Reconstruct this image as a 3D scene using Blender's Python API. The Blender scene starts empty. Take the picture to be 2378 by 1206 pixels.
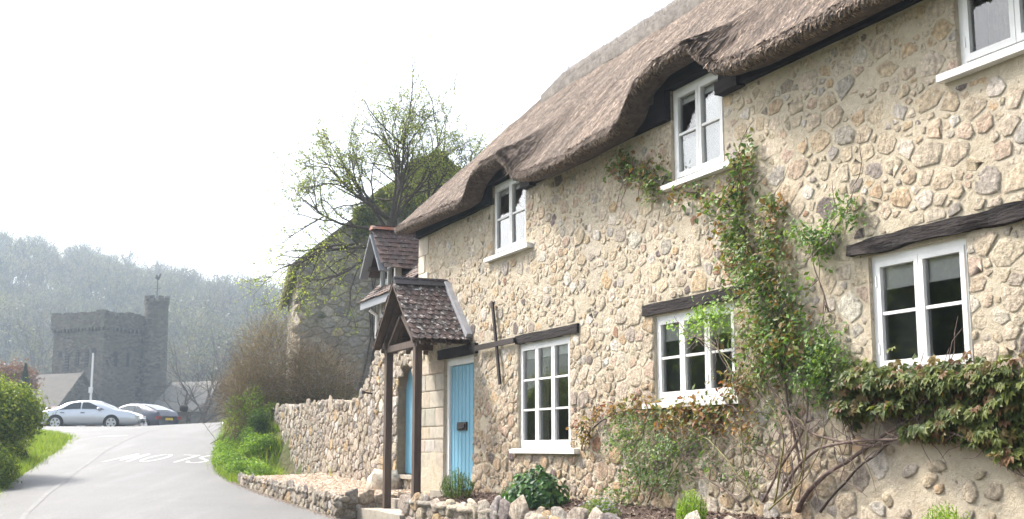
import bpy, math, random
import numpy as np
from mathutils import Vector, Matrix, Euler, noise

random.seed(7)
rng = np.random.default_rng(11)
R = math.radians
sc = bpy.context.scene
col = sc.collection

# ------------------------------------------------------------------ camera
EYE = 1.6
cam_d = bpy.data.cameras.new('camera')
cam = bpy.data.objects.new('camera', cam_d)
col.objects.link(cam)
cam.location = (0, 0, EYE)
cam.rotation_euler = (R(90 + 8.8707), 0, 0)
cam_d.sensor_width = 36.0
cam_d.lens = 36.0 * 2800 / 2378
cam_d.clip_start = 0.1
cam_d.clip_end = 3000
cam_d.dof.use_dof = True
cam_d.dof.focus_distance = 12.5
cam_d.dof.aperture_fstop = 4.5
sc.camera = cam

# ------------------------------------------------------------------ sky, sun, exposure
SUN_EL, SUN_AZ = R(47), math.atan2(-0.80, 0.60)       # azimuth measured from +Y towards +X
world = bpy.data.worlds.new('World')
sc.world = world
world.use_nodes = True
wn = world.node_tree
wn.nodes.clear()
w_out = wn.nodes.new('ShaderNodeOutputWorld')
w_bg = wn.nodes.new('ShaderNodeBackground')
w_sky = wn.nodes.new('ShaderNodeTexSky')
w_sky.sky_type = 'NISHITA'
w_sky.sun_disc = False
w_sky.sun_elevation = SUN_EL
w_sky.sun_rotation = SUN_AZ
w_sky.dust_density = 4.0
w_sky.air_density = 1.0
w_sky.ozone_density = 1.0
w_hs = wn.nodes.new('ShaderNodeHueSaturation')
w_hs.inputs['Saturation'].default_value = 0.5          # milky, hazy day all round
w_bg.inputs['Strength'].default_value = 0.15
wn.links.new(w_sky.outputs[0], w_hs.inputs['Color'])
wn.links.new(w_hs.outputs[0], w_bg.inputs['Color'])
wn.links.new(w_bg.outputs[0], w_out.inputs['Surface'])
sun_d = bpy.data.lights.new('sun', 'SUN')
sun = bpy.data.objects.new('sun', sun_d)
col.objects.link(sun)
sun_d.energy = 2.7
sun_d.angle = R(10)
sun_d.color = (1.0, 0.95, 0.88)
sdir = Vector((math.sin(SUN_AZ) * math.cos(SUN_EL), math.cos(SUN_AZ) * math.cos(SUN_EL), math.sin(SUN_EL)))
sun.rotation_euler = (-sdir).to_track_quat('-Z', 'Y').to_euler()
sc.view_settings.view_transform = 'Standard'
sc.view_settings.look = 'None'
sc.view_settings.gamma = 1.0
sc.view_settings.exposure = 1.56
sc.cycles.use_denoising = True
sc.cycles.max_bounces = 6
sc.cycles.transparent_max_bounces = 12
sc.cycles.caustics_reflective = False
sc.cycles.caustics_refractive = False

# ------------------------------------------------------------------ helpers: objects and meshes
TH = R(66.3847)
FR_LOC = Vector((-1.573, 20.296, 0.0))                  # far lower corner of the cottage front
FR = Matrix.Translation(FR_LOC) @ Matrix.Rotation(-TH, 4, 'Z')   # x along the front, y into the house, z up


def tag(o, label=None, cat=None, group=None, kind=None):
    if label: o['label'] = label
    if cat: o['category'] = cat
    if group: o['group'] = group
    if kind: o['kind'] = kind
    return o


def thing(name, base, label, cat, group=None, frame=None, rotz=0.0, scale=1.0, local=False):
    """Empty at the base. Parts are modelled in the frame's own coordinates (house front or world)."""
    o = bpy.data.objects.new(name, None)
    col.objects.link(o)
    o.empty_display_size = 0.2
    fr = frame if frame is not None else Matrix.Identity(4)
    o.matrix_world = fr @ Matrix.Translation(Vector(base)) @ Matrix.Rotation(rotz, 4, 'Z') @ Matrix.Scale(scale, 4)
    o['_base'] = [0.0, 0.0, 0.0] if local else list(base)
    tag(o, label, cat, group)
    return o


def link(name, me, parent=None, mat=None, kind=None):
    o = bpy.data.objects.new(name, me)
    col.objects.link(o)
    if mat is not None and len(me.materials) == 0:
        me.materials.append(mat)
    if parent is not None:
        o.parent = parent
        if parent.type == 'EMPTY' and '_base' in parent.keys():
            b = parent['_base']
            o.location = (-b[0], -b[1], -b[2])
    if kind: o['kind'] = kind
    return o


def mesh_np(name, V, F, C=None, smooth=False):
    """V (n,3); F (m,k) or list of such arrays; C (n,3) colours."""
    me = bpy.data.meshes.new(name)
    V = np.ascontiguousarray(V, dtype=np.float32)
    Fs = F if isinstance(F, list) else [F]
    Fs = [np.ascontiguousarray(f, dtype=np.int32) for f in Fs if len(f)]
    nl = sum(f.size for f in Fs)
    npoly = sum(len(f) for f in Fs)
    me.vertices.add(len(V)); me.vertices.foreach_set('co', V.ravel())
    me.loops.add(nl); me.loops.foreach_set('vertex_index', np.concatenate([f.ravel() for f in Fs]))
    me.polygons.add(npoly)
    tot = np.concatenate([np.full(len(f), f.shape[1], np.int32) for f in Fs])
    st = np.concatenate([[0], np.cumsum(tot)[:-1]]).astype(np.int32)
    me.polygons.foreach_set('loop_start', st)
    try:
        me.polygons.foreach_set('loop_total', tot)
    except Exception:
        pass
    me.polygons.foreach_set('use_smooth', np.full(npoly, bool(smooth)))
    if C is not None:
        a = me.color_attributes.new('Col', 'FLOAT_COLOR', 'POINT')
        c4 = np.ones((len(V), 4), np.float32); c4[:, :3] = C
        a.data.foreach_set('color', c4.ravel())
    me.update(calc_edges=True)
    return me


class MB:
    """collects simple shapes into one mesh"""
    def __init__(self): self.v = []; self.f = []
    def add(self, vs, fs):
        n = len(self.v); self.v += [tuple(p) for p in vs]; self.f += [tuple(i + n for i in f) for f in fs]; return self
    def box(self, x0, x1, y0, y1, z0, z1):
        vs = [(x, y, z) for z in (z0, z1) for y in (y0, y1) for x in (x0, x1)]
        return self.add(vs, [(0, 2, 3, 1), (4, 5, 7, 6), (0, 1, 5, 4), (2, 6, 7, 3), (0, 4, 6, 2), (1, 3, 7, 5)])
    def bar(self, a, b, w, h, up=(0, 0, 1)):
        a = Vector(a); b = Vector(b); d = (b - a).normalized(); s = d.cross(Vector(up))
        if s.length < 1e-4: s = d.cross(Vector((1, 0, 0)))
        s.normalize(); u = s.cross(d)
        vs = [p + s * (i * w / 2) + u * (j * h / 2) for p in (a, b) for i, j in ((-1, -1), (1, -1), (1, 1), (-1, 1))]
        return self.add(vs, [(0, 1, 2, 3), (7, 6, 5, 4), (0, 4, 5, 1), (1, 5, 6, 2), (2, 6, 7, 3), (3, 7, 4, 0)])
    def tube(self, pts, rs, n=6, cap=True):
        pts = [Vector(p) for p in pts]
        if not hasattr(rs, '__len__'): rs = [rs] * len(pts)
        vs = []; fs = []; ref = None
        for i, p in enumerate(pts):
            d = (pts[min(i + 1, len(pts) - 1)] - pts[max(i - 1, 0)]).normalized()
            if ref is None: ref = d.orthogonal()
            s = (ref - d * ref.dot(d)).normalized(); ref = s; u = d.cross(s)
            for k in range(n):
                a = 2 * math.pi * k / n
                vs.append(p + (s * math.cos(a) + u * math.sin(a)) * rs[i])
        for i in range(len(pts) - 1):
            for k in range(n):
                fs.append((i * n + k, i * n + (k + 1) % n, (i + 1) * n + (k + 1) % n, (i + 1) * n + k))
        if cap:
            fs.append(tuple(range(n))[::-1]); fs.append(tuple((len(pts) - 1) * n + k for k in range(n)))
        return self.add(vs, fs)
    def mesh(self, name='mesh', smooth=False):
        me = bpy.data.meshes.new(name); me.from_pydata(self.v, [], self.f)
        if smooth: me.polygons.foreach_set('use_smooth', [True] * len(me.polygons))
        me.update(); return me
    def build(self, name, mat, parent=None, smooth=False, kind=None):
        return link(name, self.mesh(name, smooth), parent, mat, kind)


def wobble(me, amp, scale, seed=0.0):
    for v in me.vertices:
        n = noise.noise_vector(Vector(v.co) * scale + Vector((seed, seed * 1.7, 0)))
        v.co += n * amp
    me.update()


def rough_beam(name, x0, x1, y0, y1, z0, z1, mat, parent, amp=0.012, seg=14, dz=0.0):
    """old timber: a box cut into slices along x, each slice a little off"""
    vs = []; fs = []
    ring = [(y0, z0), ((y0 + y1) / 2, z0), (y1, z0), (y1, z1), ((y0 + y1) / 2, z1), (y0, z1), (y0, (z0 + z1) / 2)]
    k = len(ring)
    for i in range(seg + 1):
        t = i / seg; x = x0 + (x1 - x0) * t
        for (y, z) in ring:
            n = noise.noise_vector(Vector((x * 3.1, y * 9, z * 9)))
            vs.append((x, y + n.y * amp, z + n.z * amp + dz * t))
    for i in range(seg):
        for j in range(k):
            fs.append((i * k + j, i * k + (j + 1) % k, (i + 1) * k + (j + 1) % k, (i + 1) * k + j))
    fs.append(tuple(range(k))); fs.append(tuple(seg * k + j for j in range(k))[::-1])
    return MB().add(vs, fs).build(name, mat, parent)


# ------------------------------------------------------------------ helpers: materials
def new_mat(name):
    m = bpy.data.materials.new(name); m.use_nodes = True
    nt = m.node_tree; b = nt.nodes['Principled BSDF']
    return m, nt, b


def N(nt, t, **kw):
    n = nt.nodes.new(t)
    for k, v in kw.items(): setattr(n, k, v)
    return n


def mixc(nt, fac, a, b, mode='MIX'):
    n = nt.nodes.new('ShaderNodeMix'); n.data_type = 'RGBA'; n.blend_type = mode
    for s, v in ((n.inputs[0], fac), (n.inputs[6], a), (n.inputs[7], b)):
        if hasattr(v, 'is_linked'): nt.links.new(v, s)
        elif isinstance(v, (int, float)): s.default_value = v
        else: s.default_value = (*v, 1)
    return n.outputs[2]


def noise_f(nt, scale, detail=4, rough=0.6, lo=0.35, hi=0.65, coord=None, stretch=None):
    n = nt.nodes.new('ShaderNodeTexNoise'); n.inputs['Scale'].default_value = scale
    n.inputs['Detail'].default_value = detail; n.inputs['Roughness'].default_value = rough
    co = coord
    if co is None:
        g = nt.nodes.new('ShaderNodeTexCoord'); co = g.outputs['Object']
    if stretch:
        mp = nt.nodes.new('ShaderNodeMapping'); mp.inputs['Scale'].default_value = stretch
        nt.links.new(co, mp.inputs['Vector']); co = mp.outputs[0]
    nt.links.new(co, n.inputs['Vector'])
    r = nt.nodes.new('ShaderNodeMapRange'); r.inputs[1].default_value = lo; r.inputs[2].default_value = hi
    nt.links.new(n.outputs[0], r.inputs[0])
    return r.outputs[0]


def bump(nt, b, h, strength=0.5, dist=0.02):
    n = nt.nodes.new('ShaderNodeBump'); n.inputs['Strength'].default_value = strength
    n.inputs['Distance'].default_value = dist
    nt.links.new(h, n.inputs['Height'])
    nt.links.new(n.outputs[0], b.inputs['Normal'])


def surf(name, a, c, scale=6.0, rough=0.85, bscale=None, bstr=0.4, bdist=0.01, stretch=None, spec=0.3, metal=0.0, third=None, tscale=2.0):
    """two-tone noise surface with fine relief"""
    m, nt, b = new_mat(name)
    cc = mixc(nt, noise_f(nt, scale, stretch=stretch), a, c)
    if third: cc = mixc(nt, noise_f(nt, tscale, lo=0.5, hi=0.7), cc, third)
    nt.links.new(cc, b.inputs['Base Color'])
    b.inputs['Roughness'].default_value = rough
    b.inputs['Specular IOR Level'].default_value = spec
    b.inputs['Metallic'].default_value = metal
    if bscale: bump(nt, b, noise_f(nt, bscale, 6, 0.65, 0.2, 0.8, stretch=stretch), bstr, bdist)
    return m


def attr_mat(name, var=(0.75, 1.2), scale=25.0, rough=0.9, bstr=0.6, bdist=0.012, bscale=30.0, spot=None, spot_scale=14.0, spot_lo=0.58, spot_hi=0.68, spec=0.25):
    m, nt, b = new_mat(name)
    at = N(nt, 'ShaderNodeAttribute', attribute_name='Col')
    f = noise_f(nt, scale, 5)
    r = N(nt, 'ShaderNodeMapRange'); r.inputs[3].default_value = var[0]; r.inputs[4].default_value = var[1]
    nt.links.new(f, r.inputs[0])
    cb = N(nt, 'ShaderNodeCombineColor')
    for i in range(3): nt.links.new(r.outputs[0], cb.inputs[i])
    c = mixc(nt, 1.0, at.outputs['Color'], cb.outputs[0], 'MULTIPLY')
    if spot: c = mixc(nt, noise_f(nt, spot_scale, 5, 0.6, spot_lo, spot_hi), c, spot)
    nt.links.new(c, b.inputs['Base Color'])
    b.inputs['Roughness'].default_value = rough
    b.inputs['Specular IOR Level'].default_value = spec
    if bstr: bump(nt, b, noise_f(nt, bscale, 7, 0.7, 0.15, 0.85), bstr, bdist)
    return m


def leaf_mat(name, rough=0.5, trans=0.35, spec=0.35):
    m, nt, b = new_mat(name)
    at = N(nt, 'ShaderNodeAttribute', attribute_name='Col')
    nt.links.new(at.outputs['Color'], b.inputs['Base Color'])
    b.inputs['Roughness'].default_value = rough
    b.inputs['Specular IOR Level'].default_value = spec
    t = N(nt, 'ShaderNodeBsdfTranslucent')
    mc = mixc(nt, 1.0, at.outputs['Color'], (1.5, 1.45, 0.7), 'MULTIPLY')
    nt.links.new(mc, t.inputs['Color'])
    mx = N(nt, 'ShaderNodeMixShader'); mx.inputs[0].default_value = trans
    nt.links.new(b.outputs[0], mx.inputs[1]); nt.links.new(t.outputs[0], mx.inputs[2])
    nt.links.new(mx.outputs[0], nt.nodes['Material Output'].inputs['Surface'])
    return m


def plain(name, c, rough=0.5, metal=0.0, spec=0.5, coat=0.0):
    m, nt, b = new_mat(name)
    b.inputs['Base Color'].default_value = (*c, 1); b.inputs['Roughness'].default_value = rough
    b.inputs['Metallic'].default_value = metal; b.inputs['Specular IOR Level'].default_value = spec
    b.inputs['Coat Weight'].default_value = coat
    return m


def glass_mat(name, tint=(0.97, 0.985, 0.98), ior=1.52, gain=1.3):
    m, nt, b = new_mat(name)
    nt.nodes.remove(b)
    tr = N(nt, 'ShaderNodeBsdfTransparent'); tr.inputs[0].default_value = (*tint, 1)
    gl = N(nt, 'ShaderNodeBsdfGlossy'); gl.inputs['Roughness'].default_value = 0.015
    fr = N(nt, 'ShaderNodeFresnel'); fr.inputs['IOR'].default_value = ior
    ml = N(nt, 'ShaderNodeMath', operation='MULTIPLY'); ml.inputs[1].default_value = 1.8 * gain; ml.use_clamp = True
    nt.links.new(fr.outputs[0], ml.inputs[0])
    nz = N(nt, 'ShaderNodeTexNoise'); nz.inputs['Scale'].default_value = 2.2
    tc = N(nt, 'ShaderNodeTexCoord'); nt.links.new(tc.outputs['Object'], nz.inputs['Vector'])
    bp = N(nt, 'ShaderNodeBump'); bp.inputs['Strength'].default_value = 0.12; bp.inputs['Distance'].default_value = 0.02
    nt.links.new(nz.outputs[0], bp.inputs['Height']); nt.links.new(bp.outputs[0], gl.inputs['Normal'])
    mx = N(nt, 'ShaderNodeMixShader')
    nt.links.new(ml.outputs[0], mx.inputs[0]); nt.links.new(tr.outputs[0], mx.inputs[1]); nt.links.new(gl.outputs[0], mx.inputs[2])
    nt.links.new(mx.outputs[0], nt.nodes['Material Output'].inputs['Surface'])
    return m


M = {}
def mortar_material():
    m, nt, b = new_mat('lime_mortar')
    c = mixc(nt, noise_f(nt, 1.4, 5), (0.57, 0.495, 0.375), (0.51, 0.44, 0.33))
    c = mixc(nt, noise_f(nt, 11, 5, 0.65, 0.45, 0.75), c, (0.43, 0.35, 0.25))
    c = mixc(nt, noise_f(nt, 0.9, 5, 0.6, 0.5, 0.72), c, (0.50, 0.44, 0.36))
    c = mixc(nt, noise_f(nt, 26, 4, 0.6, 0.60, 0.70), c, (0.60, 0.54, 0.44))
    c = mixc(nt, noise_f(nt, 19, 3, 0.6, 0.66, 0.72), c, (0.26, 0.21, 0.16))
    nt.links.new(c, b.inputs['Base Color']); b.inputs['Roughness'].default_value = 0.95; b.inputs['Specular IOR Level'].default_value = 0.2
    bump(nt, b, noise_f(nt, 20, 8, 0.72, 0.2, 0.8), 0.8, 0.022)
    return m


M['mortar'] = mortar_material()
M['stone'] = attr_mat('rubble_stone', (0.66, 1.26), 20, 0.92, 1.0, 0.035, 19, spot=(0.60, 0.55, 0.46), spot_scale=17, spot_lo=0.60, spot_hi=0.72)
M['ashlar'] = attr_mat('ashlar_stone', (0.85, 1.12), 9, 0.92, 0.5, 0.012, 30)
M['mortar_dark'] = surf('earth_mortar', (0.30, 0.23, 0.16), (0.22, 0.17, 0.12), 5, 0.95, 40, 0.8, 0.015)
M['wallstone'] = attr_mat('garden_stone', (0.64, 1.28), 18, 0.92, 1.0, 0.035, 18, spot=(0.52, 0.48, 0.42), spot_scale=9, spot_lo=0.58, spot_hi=0.72)
M['thatch'] = surf('thatch_body', (0.11, 0.082, 0.065), (0.18, 0.135, 0.108), 14, 0.95, 60, 0.9, 0.03)
M['straw'] = attr_mat('thatch_straw', (0.8, 1.15), 6, 0.85, 0.0)
M['black'] = surf('black_timber', (0.016, 0.012, 0.012), (0.009, 0.007, 0.008), 20, 0.8, 40, 0.4, 0.006, stretch=(0.2, 1, 1), spec=0.15)
M['lintel'] = surf('tarred_oak', (0.026, 0.018, 0.017), (0.012, 0.009, 0.009), 14, 0.8, 30, 0.9, 0.012, stretch=(0.15, 1, 1), spec=0.2)
M['oak'] = surf('weathered_oak', (0.115, 0.080, 0.060), (0.075, 0.052, 0.042), 16, 0.75, 40, 0.6, 0.008, stretch=(1, 1, 0.12))
M['white'] = surf('white_paint', (0.80, 0.79, 0.77), (0.74, 0.73, 0.71), 9, 0.45, 60, 0.12, 0.004, spec=0.4)
M['blue'] = surf('blue_paint', (0.190, 0.420, 0.560), (0.170, 0.385, 0.520), 3, 0.5, 60, 0.15, 0.004, stretch=(4, 4, 0.4))
M['iron'] = surf('black_iron', (0.03, 0.027, 0.027), (0.05, 0.035, 0.03), 20, 0.6, 50, 0.4, 0.004)
M['glass'] = glass_mat('window_glass')
M['room'] = surf('room_plaster', (0.42, 0.38, 0.33), (0.36, 0.325, 0.28), 2, 0.9)
M['blind'] = surf('blind_cloth', (0.82, 0.80, 0.77), (0.76, 0.73, 0.71), 20, 0.9)
M['curtain'] = surf('curtain_cloth', (0.34, 0.29, 0.25), (0.26, 0.22, 0.20), 6, 0.9)
M['lead'] = surf('lead_flashing', (0.42, 0.42, 0.44), (0.34, 0.34, 0.36), 8, 0.5, 20, 0.3, 0.006)
M['slate_ridge'] = surf('ridge_tile_dark', (0.055, 0.050, 0.055), (0.035, 0.033, 0.037), 8, 0.6, 30, 0.3, 0.005)
M['terracotta'] = surf('terracotta_ridge', (0.40, 0.17, 0.10), (0.30, 0.13, 0.09), 8, 0.8, 30, 0.3, 0.006, third=(0.33, 0.30, 0.26), tscale=5)


def tile_mat(name, cols, lichen, lo):
    m, nt, b = new_mat(name)
    oi = N(nt, 'ShaderNodeObjectInfo')
    rp = N(nt, 'ShaderNodeValToRGB'); rp.color_ramp.interpolation = 'CONSTANT'
    el = rp.color_ramp.elements
    while len(el) < len(cols): el.new(0.5)
    for i, c in enumerate(cols): el[i].position = i / len(cols); el[i].color = (*c, 1)
    nt.links.new(oi.outputs['Random'], rp.inputs[0])
    ge = N(nt, 'ShaderNodeNewGeometry')
    c = mixc(nt, noise_f(nt, 30, coord=ge.outputs['Position']), rp.outputs[0], (0.07, 0.055, 0.05))
    c2 = mixc(nt, noise_f(nt, 15, 4, 0.65, lo, lo + 0.05, coord=ge.outputs['Position']), c, lichen)
    nt.links.new(c2, b.inputs['Base Color']); b.inputs['Roughness'].default_value = 0.9
    bump(nt, b, noise_f(nt, 60, coord=ge.outputs['Position']), 0.5, 0.006)
    return m


M['porch_tile'] = tile_mat('porch_roof_tile', [(0.13, 0.085, 0.075), (0.10, 0.075, 0.07), (0.16, 0.095, 0.08), (0.12, 0.10, 0.09)], (0.50, 0.48, 0.46), 0.58)
M['red_tile'] = tile_mat('red_roof_tile', [(0.19, 0.12, 0.095), (0.16, 0.10, 0.085), (0.23, 0.145, 0.11), (0.15, 0.115, 0.10)], (0.42, 0.38, 0.33), 0.62)
M['leaf'] = leaf_mat('leaf')
M['leaf_gloss'] = leaf_mat('glossy_leaf', 0.5, 0.32, 0.25)
M['bark'] = surf('bark', (0.10, 0.075, 0.06), (0.06, 0.048, 0.04), 25, 0.9, 50, 0.6, 0.01)
M['vine'] = surf('vine_bark', (0.22, 0.16, 0.13), (0.13, 0.095, 0.085), 25, 0.85, 60, 0.6, 0.006)
M['green_stem'] = surf('green_stem', (0.24, 0.22, 0.08), (0.17, 0.15, 0.06), 20, 0.6)
M['twig'] = attr_mat('twig', (0.85, 1.1), 8, 0.85, 0.0)

LOCAL = 'x along the front, y into the house'


# ------------------------------------------------------------------ the lie of the land
def interp(tab):
    xs = np.array([t[0] for t in tab], float); ys = np.array([t[1] for t in tab], float)
    xf = np.linspace(xs[0], xs[-1], 400); yf = np.interp(xf, xs, ys)
    k = np.ones(9) / 9; yp = np.pad(yf, 4, mode='edge'); yf2 = np.convolve(yp, k, 'valid')
    return lambda q: np.interp(q, xf, yf2)


road_h = interp([(-60, -1.2), (0, 0.05), (10, 0.15), (15, 0.28), (20, 0.50), (25, 0.79), (30, 1.18), (38, 1.95), (44, 2.43), (48, 2.62), (54, 2.63), (62, 2.52), (90, 2.3), (130, 2.3), (180, 3.0)])
road_r = interp([(-60, 32.0), (0, 5.8), (10, 1.44), (20, -2.93), (22.5, -4.2), (25, -5.5), (28, -6.75), (33, -7.9), (38, -8.95), (44, -10.3), (48, -11.3), (60, -14.0), (80, -16)])
road_l = interp([(-60, 24.0), (0, -1.2), (10, -4.9), (20, -8.6), (23.3, -9.9), (29.5, -11.5), (35, -12.8), (39, -14.0), (41, -16.0), (43, -20), (46, -26), (60, -30), (80, -34)])


def cross_drop(X, Y):
    return np.minimum(0.06 * np.maximum(0, road_r(np.minimum(Y, 80)) - X), 0.22) * sstep(36, 47, Y) * (1 - sstep(90, 130, Y))


def sstep(a, b, x):
    t = np.clip((x - a) / (b - a), 0, 1); return t * t * (3 - 2 * t)


def ground_z(X, Y):
    X = np.asarray(X, float); Y = np.asarray(Y, float)
    h = road_h(np.minimum(Y, 180))
    xr = road_r(np.minimum(Y, 80)); xl = road_l(np.minimum(Y, 80))
    z = h - 0.05 - cross_drop(X, Y)
    # bank on the house side beyond the garden wall
    dr = X - xr
    bank = sstep(0.0, 1.5, dr) * 0.95 * sstep(25.5, 29, Y) * (1 - sstep(48, 60, Y))
    sl_ = (X + 1.573) * 0.4006 - (Y - 20.296) * 0.9163
    off_ = -((X + 1.573) * 0.9163 + (Y - 20.296) * 0.4006)
    bank = bank * np.where(off_ > -0.1, 1 - sstep(-10.6, -8.6, sl_), 1.0)
    bank = bank + sstep(1.2, 4.0, dr) * 0.5 * sstep(27, 31, Y) * (1 - sstep(50, 70, Y))
    # verge on the other side
    dl = xl - X
    verge = (sstep(0.0, 0.5, dl) * 0.12 + sstep(0.4, 3.0, dl) * 0.55) * (1 - sstep(37, 41.5, Y))
    # beside the house the land stays just under road level
    low = -0.05 * sstep(0, 1, dr) * (1 - sstep(24, 26, Y))
    H = np.interp(X, [-320, -140, -105, -74, -20, 120, 300], [70, 47, 40.5, 33.0, 24, 18, 22])
    hill = sstep(150, 335, Y) * (H - 3)
    return z + bank + verge + low + hill


def axis(segs):
    out = []
    for a, b, st in segs: out += list(np.arange(a, b, st))
    return np.array(out + [segs[-1][1]])


gx = axis([(-320, -60, 20), (-60, -22, 2.0), (-22, -2, 0.3), (-2, 14, 1.0), (14, 60, 6), (60, 320, 26)])
gy = axis([(-80, -20, 10), (-20, 18, 2), (18, 52, 0.35), (52, 70, 1.5), (70, 150, 6), (150, 345, 9), (345, 500, 31)])
GX, GY = np.meshgrid(gx, gy)
GZ = ground_z(GX, GY)
nx, ny = len(gx), len(gy)
idx = np.arange(nx * ny).reshape(ny, nx)
F = np.stack([idx[:-1, :-1], idx[:-1, 1:], idx[1:, 1:], idx[1:, :-1]], -1).reshape(-1, 4)
M['earth'] = surf('verge_earth', (0.095, 0.125, 0.035), (0.14, 0.125, 0.065), 0.9, 0.95, 12, 0.8, 0.04, third=(0.09, 0.11, 0.035), tscale=0.25)
g = link('ground', mesh_np('ground', np.stack([GX, GY, GZ], -1).reshape(-1, 3), F, smooth=True), None, M['earth'])
tag(g, 'grassy ground and wooded hillside rising behind the village', 'ground', kind='structure')

# road ------------------------------------------------------------------------------
def road_material():
    m, nt, b = new_mat('asphalt')
    ge = N(nt, 'ShaderNodeNewGeometry')
    P = ge.outputs['Position']
    c = mixc(nt, noise_f(nt, 0.5, 5, 0.6, 0.3, 0.7, coord=P), (0.115, 0.113, 0.110), (0.160, 0.156, 0.150))
    c = mixc(nt, noise_f(nt, 1.1, 4, 0.6, 0.5, 0.75, coord=P, stretch=(1.6, 0.18, 1)), c, (0.19, 0.186, 0.18))
    c = mixc(nt, noise_f(nt, 60, 2, 0.5, 0.45, 0.62, coord=P), c, (0.08, 0.078, 0.076))
    nt.links.new(c, b.inputs['Base Color'])
    b.inputs['Roughness'].default_value = 0.62
    b.inputs['Specular IOR Level'].default_value = 0.35
    bump(nt, b, noise_f(nt, 90, 3, 0.6, 0.2, 0.8, coord=P), 0.6, 0.006)
    return m


M['asphalt'] = road_material()
ys = np.concatenate([np.arange(-40, 15, 2.0), np.arange(15, 52, 0.4), np.arange(52, 82, 2.0)])
ts = np.linspace(0, 1, 15)
V = []
for y in ys:
    l, r = float(road_l(y)), float(road_r(y))
    for k, t in enumerate(ts):
        x = l + (r - l) * t
        e = 0.0
        if k in (0, len(ts) - 1): x += 0.10 * noise.noise(Vector((x * 1.7, y * 1.7, 3)))
        V.append((x, y, float(road_h(y)) + 0.012 + 0.05 * (1 - (2 * t - 1) ** 2) - float(cross_drop(x, y))))
idx = np.arange(len(V)).reshape(len(ys), len(ts))
F = np.stack([idx[:-1, :-1], idx[:-1, 1:], idx[1:, 1:], idx[1:, :-1]], -1).reshape(-1, 4)
road = link('road', mesh_np('road', np.array(V), F, smooth=True), None, M['asphalt'])
tag(road, 'pale worn asphalt village lane climbing to the church', 'road', kind='structure')


def road_z(x, y):
    l, r = float(road_l(y)), float(road_r(y)); t = (x - l) / (r - l)
    return float(road_h(y)) + 0.012 + 0.05 * (1 - (2 * t - 1) ** 2) - float(cross_drop(x, y))


def road_paint(name, strips, mat, parent=None, lift=0.006):
    """strips: polylines [(x,y)..] with width -> thin sheets lying on the road"""
    vs = []; fs = []
    for pts, w in strips:
        P = [Vector((p[0], p[1])) for p in pts]; n0 = len(vs)
        for i, p in enumerate(P):
            d = (P[min(i + 1, len(P) - 1)] - P[max(i - 1, 0)]).normalized(); s = Vector((-d.y, d.x)) * w / 2
            for q in (p + s, p - s): vs.append((q.x, q.y, road_z(q.x, q.y) + lift))
        for i in range(len(P) - 1):
            a = n0 + 2 * i; fs.append((a, a + 1, a + 3, a + 2))
    return MB().add(vs, fs).build(name, mat, parent)


M['road_paint'] = surf('worn_road_paint', (0.55, 0.54, 0.52), (0.36, 0.355, 0.345), 9, 0.7, 40, 0.3, 0.004)
M['crack_seal'] = surf('pale_tyre_wear', (0.185, 0.181, 0.175), (0.135, 0.132, 0.128), 3, 0.7)
# the word SLOW, written for drivers coming the other way
def letter_pts(ch):
    if ch == 'S':
        a = [(0.95, 0.80), (0.80, 0.95), (0.5, 1.0), (0.2, 0.95), (0.05, 0.80), (0.10, 0.64), (0.35, 0.55), (0.65, 0.45), (0.90, 0.36), (0.95, 0.2), (0.8, 0.05), (0.5, 0.0), (0.2, 0.05), (0.05, 0.2)]
        return [a]
    if ch == 'L': return [[(0.08, 1.0), (0.08, 0.0)], [(0.08, 0.05), (0.95, 0.05)]]
    if ch == 'O': return [[(0.5 + 0.45 * math.cos(2 * math.pi * k / 20), 0.5 + 0.47 * math.sin(2 * math.pi * k / 20)) for k in range(21)]]
    return [[(0.0, 1.0), (0.26, 0.0)], [(0.26, 0.0), (0.5, 0.8)], [(0.5, 0.8), (0.74, 0.0)], [(0.74, 0.0), (1.0, 1.0)]]


slow = thing('road_lettering', (-8.9, 31.0, 1.3), 'white painted word SLOW facing away on the grey lane', 'road marking')
for i, ch in enumerate('SLOW'):
    x1 = -7.60 - i * 0.60; w = 0.44 if ch != 'W' else 0.60
    strips = []
    for poly in letter_pts(ch):
        dense = []
        for a, b_ in zip(poly[:-1], poly[1:]):
            for k in range(3): dense.append((a[0] + (b_[0] - a[0]) * k / 3, a[1] + (b_[1] - a[1]) * k / 3))
        dense.append(poly[-1])
        strips.append(([(x1 - u * w - 0.10 * (v - 0.5), 32.0 - v * 2.0) for u, v in dense], 0.085))
    road_paint('painted_letter', strips, M['road_paint'], slow)
bar = road_paint('give_way_bar', [([(-12.75, 37.6), (-11.95, 37.9)], 0.22)], M['road_paint'])
tag(bar, 'short worn white bar painted on the lane near the parked cars', 'road marking')
cl_y = np.arange(17, 46, 0.5); cl_x = np.interp(cl_y, [17, 20, 23.2, 28, 33, 40, 47], [-6.9, -7.9, -8.8, -9.95, -11.0, -12.0, -12.8])
wl = road_paint('worn_centre_line', [([(float(a), float(b_)) for a, b_ in zip(cl_x, cl_y)], 0.09)], M['crack_seal'], lift=0.005)
tag(wl, 'faint pale worn seam curving along the middle of the lane', 'road marking')


# ------------------------------------------------------------------ rubble stone laying
def chaikin(p):
    out = []
    n = len(p)
    for i in range(n):
        a, b = p[i], p[(i + 1) % n]
        out.append((a[0] * 0.75 + b[0] * 0.25, a[1] * 0.75 + b[1] * 0.25))
        out.append((a[0] * 0.25 + b[0] * 0.75, a[1] * 0.25 + b[1] * 0.75))
    return out


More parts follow.
